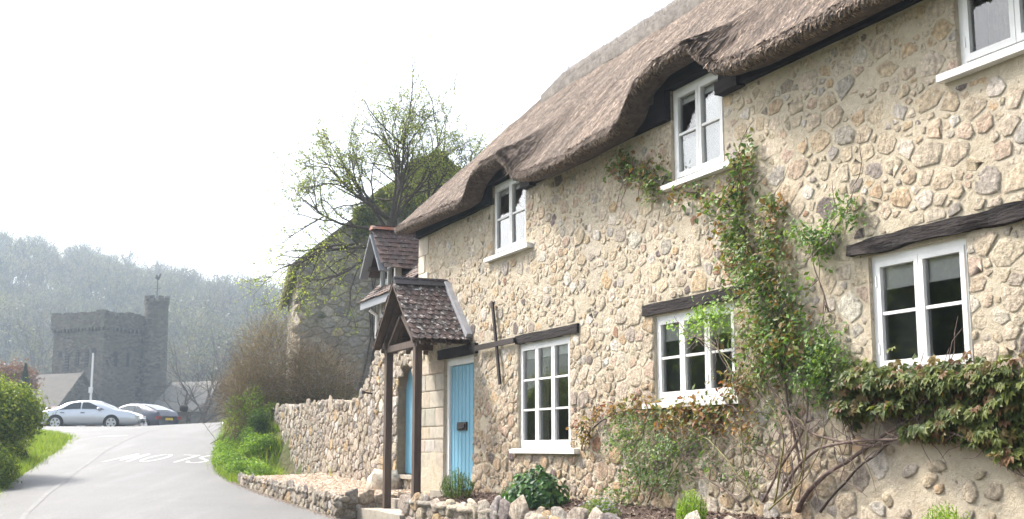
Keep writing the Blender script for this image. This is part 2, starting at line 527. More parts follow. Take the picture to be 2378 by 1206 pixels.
def clip(poly, px, pz, nx_, nz_):
    """keep the side where (p-P).n <= 0"""
    out = []
    n = len(poly)
    for i in range(n):
        a, b = poly[i], poly[(i + 1) % n]
        da = (a[0] - px) * nx_ + (a[1] - pz) * nz_; db = (b[0] - px) * nx_ + (b[1] - pz) * nz_
        if da <= 0: out.append(a)
        if (da < 0) != (db < 0) and abs(da - db) > 1e-9:
            t = da / (da - db); out.append((a[0] + (b[0] - a[0]) * t, a[1] + (b[1] - a[1]) * t))
    return out


def lay_stones(x0, x1, z0, z1, inside, radius, gap, tries, holes=(), asp=1.35, reach=1.25, rs=None):
    """throw stones of mixed size, then grow each up to its neighbours; returns rounded outlines"""
    rs = rs or random
    cell = 0.3; grid = {}; st = []
    for k in range(tries):
        u = rs.uniform(x0, x1); v = rs.uniform(z0, z1)
        if not inside(u, v): continue
        r = radius(u, v, k / tries)
        if any(h[0] - r * 0.35 < u < h[1] + r * 0.35 and h[2] - r * 0.35 < v < h[3] + r * 0.35 for h in holes): continue
        ci, cj = int(u // cell), int(v // cell); ok = True
        for i in (-1, 0, 1):
            for j in (-1, 0, 1):
                for (a, b, q) in grid.get((ci + i, cj + j), ()):
                    if ((a - u) / asp) ** 2 + (b - v) ** 2 < (0.80 * (r + q)) ** 2: ok = False; break
                if not ok: break
            if not ok: break
        if ok: grid.setdefault((ci, cj), []).append((u, v, r)); st.append((u, v, r))
    polys = []
    for (u, v, r) in st:
        n = 9; ph = rs.random() * 6.28; ang = rs.uniform(-0.5, 0.5); el = rs.uniform(0.78, 1.3); ca, sa = math.cos(ang), math.sin(ang)
        po = []
        for k in range(n):
            a = ph + 2 * math.pi * k / n; q = r * reach * rs.uniform(0.78, 1.18)
            dx, dz = math.cos(a) * q * asp * el, math.sin(a) * q / el
            po.append((u + dx * ca - dz * sa, v + dx * sa + dz * ca))
        g_ = gap(u, v)
        ci, cj = int(u // cell), int(v // cell)
        for i in (-2, -1, 0, 1, 2):
            for j in (-2, -1, 0, 1, 2):
                for (a, b, q) in grid.get((ci + i, cj + j), ()):
                    if a == u and b == v: continue
                    dx, dz = a - u, b - v; d = math.hypot(dx, dz)
                    if d > 2.6 * (r + q): continue
                    nx2, nz2 = dx / asp ** 2, dz; ln = math.hypot(nx2, nz2); nx2 /= ln; nz2 /= ln
                    t = 0.5 + 0.5 * (r - q) / (r + q) * 0.8
                    po = clip(po, u + dx * t - nx2 * g_ / 2, v + dz * t - nz2 * g_ / 2, nx2, nz2)
                    if len(po) < 3: break
                if len(po) < 3: break
            if len(po) < 3: break
        if len(po) < 3: continue
        for h in holes:
            if h[2] < v < h[3]:
                if u <= h[0]: po = clip(po, h[0], v, 1, 0)
                elif u >= h[1]: po = clip(po, h[1], v, -1, 0)
            elif h[0] < u < h[1]:
                if v <= h[2]: po = clip(po, u, h[2], 0, 1)
                else: po = clip(po, u, h[3], 0, -1)
            else:
                cu = h[0] if u < h[0] else h[1]; cv = h[2] if v < h[2] else h[3]
                if any(h[0] < p[0] < h[1] and h[2] < p[1] < h[3] for p in po):
                    sx, sz = (1 if u < h[0] else -1), (1 if v < h[2] else -1)
                    if abs(u - cu) > abs(v - cv): po = clip(po, cu, v, sx, 0)
                    else: po = clip(po, u, cv, 0, sz)
            if len(po) < 3: break
        if len(po) < 3: continue
        ar = abs(sum(po[i][0] * po[(i + 1) % len(po)][1] - po[(i + 1) % len(po)][0] * po[i][1] for i in range(len(po)))) / 2
        if ar < 0.0006: continue
        if len(po) > 9:
            step = len(po) / 9; po = [po[int(i * step)] for i in range(9)]
        if len(po) <= 4: po = chaikin(po)
        else:
            cx_ = sum(p[0] for p in po) / len(po); cz_ = sum(p[1] for p in po) / len(po)
            po = [(p[0] + (cx_ - p[0]) * 0.03 + rs.uniform(-1, 1) * r * 0.09, p[1] + (cz_ - p[1]) * 0.03 + rs.uniform(-1, 1) * r * 0.09) for p in po]
        polys.append((po, ar, u, v, r))
    return polys


def stone_geo(po, h, mp, rs=random, flat=0.0):
    """stone with a proud, uneven face. mp(u,v,h)->xyz. ~45 triangles"""
    n = len(po); cx_ = sum(p[0] for p in po) / n; cz_ = sum(p[1] for p in po) / n
    tx, tz = rs.uniform(-0.35, 0.35), rs.uniform(-0.35, 0.35)
    rad = max(math.hypot(p[0] - cx_, p[1] - cz_) for p in po) + 1e-6
    V = []
    for k, (s_, hh) in enumerate(((1.04, -0.008), (0.95, h * 0.80), (0.78 + flat * 0.1, h))):
        for p in po:
            dx, dz = (p[0] - cx_) * s_, (p[1] - cz_) * s_
            e = 0 if k == 0 else h * 0.6 * ((dx * tx + dz * tz) / rad) + rs.uniform(-1, 1) * h * (0.10, 0.18, 0.28)[k]
            V.append(mp(cx_ + dx, cz_ + dz, hh + e))
    V.append(mp(cx_ + rs.uniform(-.2, .2) * rad, cz_ + rs.uniform(-.2, .2) * rad, h * rs.uniform(0.75, 1.1)))
    fs = []
    for k in range(2):
        for i in range(n):
            j = (i + 1) % n
            fs += [(k * n + i, k * n + j, (k + 1) * n + j), (k * n + i, (k + 1) * n + j, (k + 1) * n + i)]
    for i in range(n): fs.append((2 * n + i, 2 * n + (i + 1) % n, 3 * n))
    return np.array(V), np.array(fs)


def stone_cols(V, c, edge):
    n = (len(V) - 1) // 3; C = np.tile(c, (len(V), 1))
    if edge is not None and len(V) == 3 * n + 1:
        C[:n] = edge; C[n:2 * n] = C[n:2 * n] * 0.55 + np.array(edge) * 0.45
    return C


def put_stones(items, parent, mat, keep=300, edge=None, name='stone'):
    """items: (V,F,colour,size). the largest become single parts, the rest one mass"""
    order = sorted(range(len(items)), key=lambda i: -items[i][3])
    rest = order[keep:]
    for i in order[:keep]:
        V, F_, c, _ = items[i]
        o = link(name, mesh_np(name, V, F_, stone_cols(V, c, edge), smooth=True), parent, mat)
    if rest:
        Vs = []; Fs = []; Cs = []; n = 0
        for i in rest:
            V, F_, c, _ = items[i]
            Vs.append(V); Fs.append(F_ + n); Cs.append(stone_cols(V, c, edge)); n += len(V)
        link('small_stones', mesh_np('small_stones', np.concatenate(Vs), np.concatenate(Fs), np.concatenate(Cs), smooth=True), parent, mat, kind='stuff')


PAL = [((0.56, 0.46, 0.32), 24), ((0.60, 0.50, 0.37), 22), ((0.50, 0.39, 0.26), 16), ((0.52, 0.36, 0.20), 9), ((0.55, 0.40, 0.29), 10), ((0.40, 0.36, 0.31), 7), ((0.33, 0.28, 0.235), 5), ((0.20, 0.16, 0.14), 3), ((0.66, 0.60, 0.50), 9), ((0.34, 0.17, 0.10), 1.0)]
PALW = [((0.41, 0.345, 0.255), 26), ((0.47, 0.40, 0.30), 20), ((0.35, 0.295, 0.22), 18), ((0.45, 0.325, 0.18), 8), ((0.30, 0.27, 0.225), 12), ((0.55, 0.50, 0.41), 9), ((0.21, 0.18, 0.15), 5)]


def pick(pal, rs=random, lo=0.88, hi=1.1):
    t = rs.random() * sum(w for _, w in pal)
    for c, w in pal:
        t -= w
        if t <= 0: break
    k = rs.uniform(lo, hi)
    return np.array(c) * k * np.array([rs.uniform(.97, 1.03), 1.0, rs.uniform(1.0, 1.12)])


def cam_dist(p):
    return (FR @ Vector(p)).length


# ================================================================== THE THATCHED COTTAGE
cottage = thing('thatched_cottage', (0, 0, 0.9), 'long cream rubble-stone cottage under a brown thatched roof with white casement windows', 'cottage', frame=FR)
L = 15.6
DEPTH = 5.2
Z0 = 0.3
# openings: x0, x1, z0, z1 (in the wall)
OPEN = {
    'door': (1.30, 2.52, 0.95, 3.0),
    'a': (4.14, 5.74, 1.58, 3.0),
    'b': (7.80, 9.36, 2.07, 3.02),
    'c': (11.33, 12.43, 2.17, 3.17),
    'd': (3.22, 4.42, 4.33, 5.42),
    'e': (8.25, 9.26, 4.40, 5.455),
    'f': (12.45, 13.55, 4.44, 5.44),
}
WALL_TOP = 5.46

# wall: mortar skin cut round the openings, plus the other sides
xs = sorted(set([0.0, L] + [v for o in OPEN.values() for v in o[:2]]))
zs = sorted(set([Z0, WALL_TOP] + [v for o in OPEN.values() for v in o[2:]]))
def refine(a, st):
    out = []
    for p, q in zip(a[:-1], a[1:]):
        n = max(1, int(math.ceil((q - p) / st))); out += [p + (q - p) * k / n for k in range(n)]
    return out + [a[-1]]
xs = refine(xs, 0.11); zs = refine(zs, 0.11)
wv = []; wf = []
edge_x = set(v for o in OPEN.values() for v in o[:2]); 
for z in zs:
    for x in xs:
        hole_edge = any(o[0] - 1e-6 <= x <= o[1] + 1e-6 and o[2] - 1e-6 <= z <= o[3] + 1e-6 for o in OPEN.values())
        n = 0 if hole_edge else noise.noise(Vector((x * 1.1, z * 1.1, 2))) * 0.020 + noise.noise(Vector((x * 4, z * 4, 5))) * 0.010
        batter = -0.03 * max(0, (1.9 - z))
        wv.append((x, n + (0 if hole_edge else batter), z))
nxw = len(xs)
for j in range(len(zs) - 1):
    for i in range(nxw - 1):
        cx_, cz_ = (xs[i] + xs[i + 1]) / 2, (zs[j] + zs[j + 1]) / 2
        if any(o[0] < cx_ < o[1] and o[2] < cz_ < o[3] for o in OPEN.values()): continue
        a = j * nxw + i; wf.append((a, a + 1, a + nxw + 1, a + nxw))
mb = MB(); mb.add(wv, wf)
for o_ in OPEN.values():
    a, b_, c, d = o_
    for q in (((a, c), (a, d)), ((b_, d), (b_, c)), ((a, d), (b_, d)), ((b_, c), (a, c))):
        mb.add([(q[0][0], -0.004, q[0][1]), (q[0][0], 0.14, q[0][1]), (q[1][0], 0.14, q[1][1]), (q[1][0], -0.004, q[1][1])], [(0, 1, 2, 3)])
# far end with gable, back wall, near end
D = DEPTH
for x in (0.001, L):
    mb.add([(x, 0.02, Z0), (x, D, Z0), (x, D, 5.4), (x, D / 2, 7.7), (x, 0.02, 5.4)], [(0, 1, 2, 3, 4)])
mb.add([(0, D, Z0), (L, D, Z0), (L, D, 5.5), (0, D, 5.5)], [(0, 1, 2, 3)])
wall = mb.build('wall', M['mortar'], cottage, smooth=True)

# rooms behind the glass
rm = MB()
rm.box(0.3, L - 0.3, 0.45, 2.3, 0.92, 3.55)
rm2 = MB()
rm2.box(0.3, L - 0.3, 0.45, 2.2, 3.62, 5.9)
for b_, nm in ((rm, 'ground_floor_room'), (rm2, 'upper_floor_room')):
    b_.f = [f for k, f in enumerate(b_.f) if k != 2]        # open towards the front wall
    b_.build(nm, M['room'], cottage)

holes = list(OPEN.values())
lintel_boxes = [(1.03, 2.68, 2.96, 3.16), (2.70, 6.02, 2.98, 3.14), (7.60, 9.55, 3.02, 3.18), (11.1, 13.6, 3.17, 3.34)]
fascia_hole = (-1, L + 1, 5.10, 6)
quoin_holes = [(-0.05, 0.50, 3.0, 5.2), (-0.05, 1.30, 0.9, 3.0)]
sill_boxes = [(4.03, 5.99, 1.50, 1.60), (7.66, 9.5, 1.98, 2.09), (3.08, 4.62, 4.22, 4.34), (8.13, 9.46, 4.29, 4.42), (12.3, 13.7, 4.33, 4.46)]
stone_holes = holes + lintel_boxes + [fascia_hole] + quoin_holes + sill_boxes


def render_patch(u, v):                                   # smooth rendered patch low on the wall
    return 11.15 + 0.25 * math.sin(v * 9) < u < 13.6 and v < 1.72 + 0.08 * math.sin(u * 7)


def st_inside(u, v):
    if render_patch(u, v): return random.random() < 0.025
    return True


def st_radius(u, v, k):
    low = v < 2.3 and u < 7
    if k < 0.03: return random.uniform(0.095, 0.150) * (0.8 if u < 6 else 1.0)
    if k < 0.25: return random.uniform(0.058, 0.095)
    return random.uniform(0.022, 0.055)


def st_gap(u, v):
    if v > 3.1: return 0.024 + 0.016 * noise.noise(Vector((u, v, 9)))
    return 0.013 + 0.010 * noise.noise(Vector((u, v, 9)))


polys = lay_stones(0.02, L, 0.75, 5.14, st_inside, st_radius, st_gap, 42000, stone_holes, 1.32, 1.46)
items = []
for po, ar, u, v, r in polys:
    if random.random() < (0.10 if v > 3.0 else 0.03): continue           # buried behind mortar
    lowf = v < 2.3
    h = random.uniform(0.002, 0.010) if not lowf else random.uniform(0.005, 0.022)
    if ar > 0.03: h *= 1.2
    bat = -0.03 * max(0, 1.9 - v)
    wn_ = noise.noise(Vector((u * 1.1, v * 1.1, 2))) * 0.020
    V, F_ = stone_geo(po, h, lambda a, b, c, w=wn_ + bat: (a, w - c, b), flat=0.4)
    c = pick(PAL); k_ = random.uniform(0.12, 0.5)
    if c[0] > 0.2: c = c * (1 - k_) + np.array((0.54, 0.455, 0.335)) * k_
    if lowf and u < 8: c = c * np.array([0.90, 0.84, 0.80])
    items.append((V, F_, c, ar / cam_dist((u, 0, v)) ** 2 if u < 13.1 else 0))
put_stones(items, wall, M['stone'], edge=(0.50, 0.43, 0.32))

# dressed blocks: far corner and beside the door
def block(x0, x1, z0, z1, h, c, parent, y=0.0):
    po = [(x0, z0), ((x0 + x1) / 2, z0), (x1, z0), (x1, (z0 + z1) / 2), (x1, z1), ((x0 + x1) / 2, z1), (x0, z1), (x0, (z0 + z1) / 2)]
    V = []; n = 8; cx_, cz_ = (x0 + x1) / 2, (z0 + z1) / 2
    for ins, hh in ((0, -0.012), (0.002, h * 0.85), (0.02, h)):
        for p in po:
            V.append((p[0] - np.sign(p[0] - cx_) * ins, y - hh - random.uniform(-1, 1) * 0.002, p[1] - np.sign(p[1] - cz_) * ins))
    V.append((cx_, y - h * 1.1, cz_)); V = np.array(V, float)
    fs = []
    for k in range(2):
        for i in range(n):
            j = (i + 1) % n; fs += [(k * n + i, k * n + j, (k + 1) * n + j), (k * n + i, (k + 1) * n + j, (k + 1) * n + i)]
    for i in range(n): fs.append((16 + i, 16 + (i + 1) % n, 24))
    link('dressed_stone', mesh_np('dressed_stone', V, np.array(fs), np.tile(c, (len(V), 1))), parent, M['ashlar'])


z = 3.05; k = 0
while z < 5.08:
    hgt = random.uniform(0.26, 0.40); z1 = min(z + hgt, 5.11)
    block(0.0, 0.46 if k % 2 else 0.30, z, z1 - 0.008, 0.022, pick([((0.60, 0.53, 0.42), 2), ((0.55, 0.47, 0.36), 1)]), wall); z = z1; k += 1
z = 0.80; k = 0
while z < 2.93:
    hgt = random.uniform(0.19, 0.30); z1 = min(z + hgt, 2.97); sp = (0.02, 0.42, 0.90, 1.29) if k % 2 else (0.02, 0.62, 1.29)
    for a, b_ in zip(sp[:-1], sp[1:]):
        block(a, b_ - 0.01, z, z1 - 0.010, 0.020, pick([((0.47, 0.41, 0.32), 3), ((0.42, 0.38, 0.31), 2), ((0.46, 0.38, 0.28), 1)]), wall)
    z = z1; k += 1

# black timber: eaves board, boards round the upper windows, lintels
fas = MB()
segs = [(-0.02, 2.98), (4.45, 8.02), (9.29, L)]
for a, b_ in segs: fas.box(a, b_, -0.075, 0.02, 5.125, 5.36)
fas.build('eaves_board', M['black'], cottage)
for (a, b_) in ((2.98, 4.45), (8.02, 9.29)):
    x0, x1 = (3.22, 4.42) if a < 5 else (8.25, 9.26)
    hd = MB()
    hd.box(a + 0.003, x0, -0.082, 0.03, 5.122, 5.60)
    hd.box(x0 - 0.003, x1 + 0.02, -0.088, 0.03, 5.45 if a > 5 else 5.40, 5.62)
    hd.build('dormer_board', M['black'], cottage)
rough_beam('beam_end', 9.27, 9.66, -0.11, 0.0, 5.11, 5.24, M['lintel'], cottage, 0.006)
rough_beam('beam_end', 4.44, 4.76, -0.11, 0.0, 5.10, 5.23, M['lintel'], cottage, 0.006)
rough_beam('lintel', 1.05, 2.66, -0.05, 0.12, 2.985, 3.135, M['lintel'], cottage, 0.010)
rough_beam('lintel', 4.10, 6.00, -0.035, 0.12, 3.00, 3.115, M['lintel'], cottage, 0.010)
rough_beam('lintel', 7.62, 9.53, -0.04, 0.12, 3.035, 3.155, M['lintel'], cottage, 0.010)
rough_beam('lintel', 11.12, 13.9, -0.06, 0.12, 3.185, 3.305, M['lintel'], cottage, 0.030, seg=30, dz=0.03)
ir = MB()
ir.bar((3.35, -0.055, 3.66), (3.62, -0.050, 2.48), 0.055, 0.03, (0, 1, 0))
ir.build('tie_bar', M['iron'], cottage)
ir = MB(); ir.bar((2.72, -0.06, 3.05), (4.14, -0.06, 3.055), 0.03, 0.075, (0, 0, 1)); ir.build('tie_bar', M['iron'], cottage)


# windows ------------------------------------------------------------------------------
def window(x0, x1, z0, z1, cols, rows, parent, sill=None, rec=0.035, blind=0.0, curtain=False, film=None, frame_w=0.055):
    f = MB()
    y0, y1 = rec, rec + 0.08
    f.box(x0, x0 + frame_w, y0, y1, z0, z1); f.box(x1 - frame_w, x1, y0, y1, z0, z1)
    f.box(x0 + frame_w, x1 - frame_w, y0, y1, z1 - frame_w, z1); f.box(x0 + frame_w, x1 - frame_w, y0, y1, z0, z0 + frame_w * 0.9)
    # reveal behind the frame
    d0, d1 = y1 - 0.003, 0.47
    for (a, b_, c, d) in ((x0 - 0.02, x0 + 0.004, z0, z1), (x1 - 0.004, x1 + 0.02, z0, z1), (x0, x1, z0 - 0.02, z0 + 0.004), (x0, x1, z1 - 0.004, z1 + 0.02)):
        f.box(a, b_, d0, d1, c, d)
    w = f.build('window', M['white'], parent)
    ix0, ix1, iz0, iz1 = x0 + frame_w, x1 - frame_w, z0 + frame_w * 0.9, z1 - frame_w
    lw = (ix1 - ix0) / cols
    for i in range(cols):
        a, b_ = ix0 + i * lw + 0.003, ix0 + (i + 1) * lw - 0.003
        cm = MB(); s_ = 0.047; ya, yb = rec - 0.012, rec + 0.045
        cm.box(a, a + s_, ya, yb, iz0 + .003, iz1 - .003); cm.box(b_ - s_, b_, ya, yb, iz0 + .003, iz1 - .003)
        cm.box(a + s_, b_ - s_, ya, yb, iz1 - s_, iz1 - .003); cm.box(a + s_, b_ - s_, ya, yb, iz0 + .003, iz0 + s_ * 1.25)
        pz0, pz1 = iz0 + s_ * 1.25, iz1 - s_
        ph = (pz1 - pz0) / rows
        for r_ in range(1, rows):
            zc = pz0 + ph * r_; cm.box(a + s_, b_ - s_, ya + 0.008, yb - 0.005, zc - 0.013, zc + 0.013)
        cm.build('casement', M['white'], w)
        hg = MB()
        hx = a - 0.004 if i % 2 == 0 else b_ - 0.008
        for hz in (iz0 + 0.16, iz1 - 0.16): hg.box(hx, hx + 0.012, ya - 0.008, ya + 0.004, hz - 0.045, hz + 0.045)
        hg.build('hinge', M['white'], w)
        for r_ in range(rows):
            q0, q1 = pz0 + ph * r_, pz0 + ph * (r_ + 1)
            t1, t2 = random.uniform(-.0025, .0025), random.uniform(-.0025, .0025)
            MB().add([(a + s_ - .005, rec + 0.02 + t1, q0), (b_ - s_ + .005, rec + 0.02 - t1, q0), (b_ - s_ + .005, rec + 0.02 + t2, q1), (a + s_ - .005, rec + 0.02 - t2, q1)], [(0, 1, 2, 3)]).build('pane', M['glass'], w)
    if sill:
        sm = MB(); sx0, sx1, sz0, sz1 = sill; sz0 = sz1 - 0.068
        sm.add([(sx0, -0.085, sz0), (sx1, -0.085, sz0), (sx1, rec + 0.06, sz0), (sx0, rec + 0.06, sz0), (sx0, -0.085, sz1 - 0.012), (sx1, -0.085, sz1 - 0.012), (sx1, rec + 0.06, sz1), (sx0, rec + 0.06, sz1)],
               [(0, 3, 2, 1), (4, 5, 6, 7), (0, 1, 5, 4), (2, 3, 7, 6), (0, 4, 7, 3), (1, 2, 6, 5)])
        sm.build('sill', M['white'], w)
    if blind:
        bm_ = MB(); n = 24
        yb_ = rec + 0.062
        bm_.box(ix0 + 0.01, ix1 - 0.01, yb_, yb_ + 0.012, iz1 - blind, iz1 + 0.02)
        bm_.box(ix0 + 0.01, ix1 - 0.01, yb_ - 0.008, yb_ + 0.02, iz1 - blind - 0.02, iz1 - blind + 0.005)
        bm_.build('blind', M['blind'], w)
    if curtain:
        for (a, b_) in ((x0 + 0.02, x0 + 0.34), (x1 - 0.34, x1 - 0.02)):
            vs = []; n = 28
            for i in range(n + 1):
                x = a + (b_ - a) * i / n; y = 0.30 + 0.03 * math.sin(i * 1.35)
                vs += [(x, y, z0 - 0.05), (x, y + 0.01, z1)]
            MB().add(vs, [(2 * i, 2 * i + 2, 2 * i + 3, 2 * i + 1) for i in range(n)]).build('curtain', M['curtain'], w, smooth=True)
    if film:
        for (a, b_, c, d) in film:
            vs = []; n = 14
            top = [d + random.uniform(-0.014, 0.014) for _ in range(n + 1)]
            for i in range(n + 1):
                x = a + (b_ - a) * i / n; vs += [(x, rec + 0.052, c), (x, rec + 0.052, top[i]), (x, rec + 0.060, c), (x, rec + 0.060, top[i])]
            fs = []
            for i in range(n):
                q = 4 * i; fs += [(q, q + 4, q + 5, q + 1), (q + 2, q + 3, q + 7, q + 6), (q + 1, q + 5, q + 7, q + 3)]
            MB().add(vs, fs).build('paper_screen', M['white'], w)
    return w


window(4.14, 5.74, 1.59, 3.0, 3, 3, cottage, (4.03, 5.99, 1.505, 1.595), blind=0.14, curtain=True)
window(7.80, 9.36, 2.08, 3.02, 3, 2, cottage, (7.66, 9.5, 1.985, 2.085), blind=0.21)
window(11.33, 12.43, 2.19, 3.17, 2, 2, cottage, (11.2, 12.55, 2.09, 2.195), blind=0.21)
window(3.22, 4.42, 4.34, 5.40, 2, 2, cottage, (3.08, 4.62, 4.23, 4.345), blind=0.10, curtain=True)
window(8.25, 9.26, 4.41, 5.45, 2, 2, cottage, (8.13, 9.46, 4.30, 4.415), blind=0.10,
       film=[(8.34, 8.70, 4.47, 4.88), (8.79, 9.17, 4.47, 5.22)])
window(12.45, 13.55, 4.45, 5.43, 2, 1, cottage, (12.3, 13.7, 4.335, 4.455), blind=0.12, curtain=True)

# front door ---------------------------------------------------------------------------
fm = MB()
fm.box(1.30, 1.405, 0.03, 0.13, 0.90, 2.99); fm.box(2.495, 2.555, 0.03, 0.13, 0.90, 2.99); fm.box(1.405, 2.495, 0.03, 0.13, 2.865, 2.99)
door = fm.build('door', M['white'], cottage)
nb = 7; bw = (2.49 - 1.41) / nb
for i in range(nb):
    a, b_ = 1.41 + i * bw, 1.41 + (i + 1) * bw - 0.009
    zt = 2.858
    MB().add([(a, 0.075, .98), (b_, 0.075, .98), (b_, 0.12, .98), (a, 0.12, .98), (a, 0.075, zt), (b_, 0.075, zt), (b_, 0.12, zt), (a, 0.12, zt),
              (a + .01, 0.065, .98), (b_ - .01, 0.065, .98), (a + .01, 0.065, zt), (b_ - .01, 0.065, zt)],
             [(0, 8, 10, 4), (8, 9, 11, 10), (9, 1, 5, 11), (1, 2, 6, 5), (0, 4, 7, 3), (4, 10, 11, 5, 6, 7), (3, 2, 1, 9, 8, 0)]).build('plank', M['blue'], door)
MB().box(1.405, 2.495, 0.115, 0.135, 0.95, 2.87).build('door_backing', M['blue'], door)
lb = MB(); lb.box(1.72, 2.10, 0.040, 0.066, 1.86, 1.985); lb.box(1.76, 2.06, 0.022, 0.041, 1.89, 1.955); lb.tube([(1.80, 0.012, 1.895), (2.02, 0.012, 1.895)], 0.010, 6)
lb.build('letter_box', M['iron'], door)
MB().box(1.25, 2.60, -0.22, 0.10, 0.80, 0.95).build('doorstep', M['wallstone'] if False else surf('worn_step', (0.42, 0.37, 0.30), (0.34, 0.30, 0.25), 8, 0.9, 30, 0.5, 0.01), cottage)

# thatch -------------------------------------------------------------------------------
EAVE = [(-0.6, 5.17), (-0.09, 5.17), (1.43, 5.13), (2.55, 5.10), (2.98, 5.13), (3.20, 5.34), (3.6, 5.45), (4.30, 5.47), (4.58, 5.30), (4.86, 5.06), (5.2, 5.01), (6.25, 4.99), (7.55, 5.03), (7.82, 5.14), (8.02, 5.38), (8.4, 5.50), (9.2, 5.52), (9.42, 5.33), (9.68, 5.13), (10.2, 5.08), (10.9, 5.08), (16.5, 5.10)]
ex = np.linspace(-0.6, 16.5, 900)
ez = np.interp(ex, [p[0] for p in EAVE], [p[1] for p in EAVE])
kk = np.hanning(9); kk /= kk.sum()
ez = np.convolve(np.pad(ez, 4, mode='edge'), kk, 'valid')
eave_z = lambda s: np.interp(s, ex, ez)
RIDGE_Y, RIDGE_Z = 2.6, 8.12
PITCH = (RIDGE_Z - 5.50) / (RIDGE_Y + 0.33)


def thatch_pt(s, t):
    """t<0 underside, 0..1 the thick eaves edge, 1..2 the slope up to the ridge, 2..3 the far slope"""
    zb = float(eave_z(s)) + 0.05; base = 5.13; lift = zb - base
    if t < 0:                       # underside, from the wall out to the lip
        k = 1 + t
        y = 0.10 + (-0.16 - 0.10) * k; z = zb + 0.10 * (1 - k)
    elif t <= 1:
        a = [(-0.16, 0.0), (-0.28, -0.005), (-0.375, 0.0), (-0.405, 0.03), (-0.39, 0.085), (-0.33, 0.155)]
        q = t * 5; i = min(int(q), 4); f = q - i
        y = a[i][0] * (1 - f) + a[i + 1][0] * f; z = zb + a[i][1] * (1 - f) + a[i + 1][1] * f
    elif t <= 2:
        k = t - 1; y = -0.33 + (RIDGE_Y + 0.33) * k
        z0 = base + 0.155; z = z0 + (RIDGE_Z - z0) * k + 0.05 * math.sin(math.pi * k) + lift * (1 - k) ** 5
    else:
        k = t - 2; y = RIDGE_Y + (RIDGE_Y + 0.35) * k; z = RIDGE_Z + (5.35 - RIDGE_Z) * k
    n = 0.028 * noise.noise(Vector((s * 1.3, y * 1.6, 1.0))) + 0.014 * noise.noise(Vector((s * 5, y * 5, z * 3)))
    if t > 0.2: z += n; y -= n * 0.6
    if t > 1.7 and t <= 2.05: z += 0.05 * noise.noise(Vector((s * 0.9, 3, 7)))
    return (s, y, z)


S = np.arange(-0.16, L + 0.3, 0.06)
T = [-1, -0.5, 0, .1, .2, .3, .4, .5, .6, .7, .8, .9, 1.0] + list(np.linspace(1.025, 2, 34)) + [2.03, 2.2, 2.6, 3.0]
V = np.array([thatch_pt(s, t) for s in S for t in T])
n_t = len(T); idx = np.arange(len(V)).reshape(len(S), n_t)
F = np.stack([idx[:-1, :-1], idx[:-1, 1:], idx[1:, 1:], idx[1:, :-1]], -1).reshape(-1, 4)
me = mesh_np('roof', V, F, smooth=True)
roof = link('roof', me, cottage, M['thatch'])
for k, i in enumerate((0, len(S) - 1)):
    MB().add([tuple(V[idx[i, j]]) for j in range(n_t)], [tuple(range(n_t)) if k == 0 else tuple(range(n_t))[::-1]]).build('thatch_end', M['thatch'], roof)
# straw, lying down the slope
NS = 80000
Vs = np.zeros((NS, 4, 3)); Cs = np.zeros((NS, 4, 3))
straw_cols = np.array([(0.185, 0.132, 0.095), (0.265, 0.195, 0.145), (0.12, 0.085, 0.064), (0.34, 0.262, 0.20), (0.05, 0.036, 0.029), (0.21, 0.15, 0.108)])
for i in range(NS):
    s = random.uniform(-0.16, L if random.random() < 0.1 else 13.6)
    q = random.random()
    t = random.uniform(0.03, 1.0) if q < 0.26 else random.uniform(1.0, 2.0)
    p = np.array(thatch_pt(s, t)); dt = 0.03 if t > 1 else 0.08
    lo = np.array(thatch_pt(s, max(t - dt, 0.0)))
    d = lo - p; ln = np.linalg.norm(d)
    if ln < 1e-5: continue
    d /= ln
    nrm = np.array([0, -d[2], d[1]]) if d[2] < 0 else np.array([0, -1.0, 0])
    nn = np.linalg.norm(nrm); nrm = nrm / nn if nn > 1e-6 else np.array([0, -1., 0])
    if nrm[1] > 0 and t < 1: nrm = -nrm
    side = np.cross(d, nrm)
    a = random.gauss(0, 0.20 if t > 1 else 0.25)
    d2 = d * math.cos(a) + side * math.sin(a); sd = np.cross(d2, nrm)
    ln = random.uniform(0.07, 0.22) if t > 1 else random.uniform(0.02, 0.055)
    w = random.uniform(0.005, 0.013)
    lift = random.uniform(0.002, 0.022) if t > 1 else random.uniform(0.0, 0.016)
    e = p + d2 * ln + nrm * lift; b0 = p - nrm * 0.004
    Vs[i] = [b0 - sd * w, b0 + sd * w, e + sd * w * 0.5, e - sd * w * 0.5]
    patch = 0.88 + 0.35 * noise.noise(Vector((s * 0.8, t * 3, 4.0))) + 0.40 * noise.noise(Vector((s * 9, t * 2.2, 9.0)))
    Cs[i] = straw_cols[random.randrange(6)] * patch * random.uniform(0.8, 1.15)
link('straw', mesh_np('straw', Vs.reshape(-1, 3), np.arange(NS * 4).reshape(-1, 4), Cs.reshape(-1, 3)), roof, M['straw'], kind='stuff')
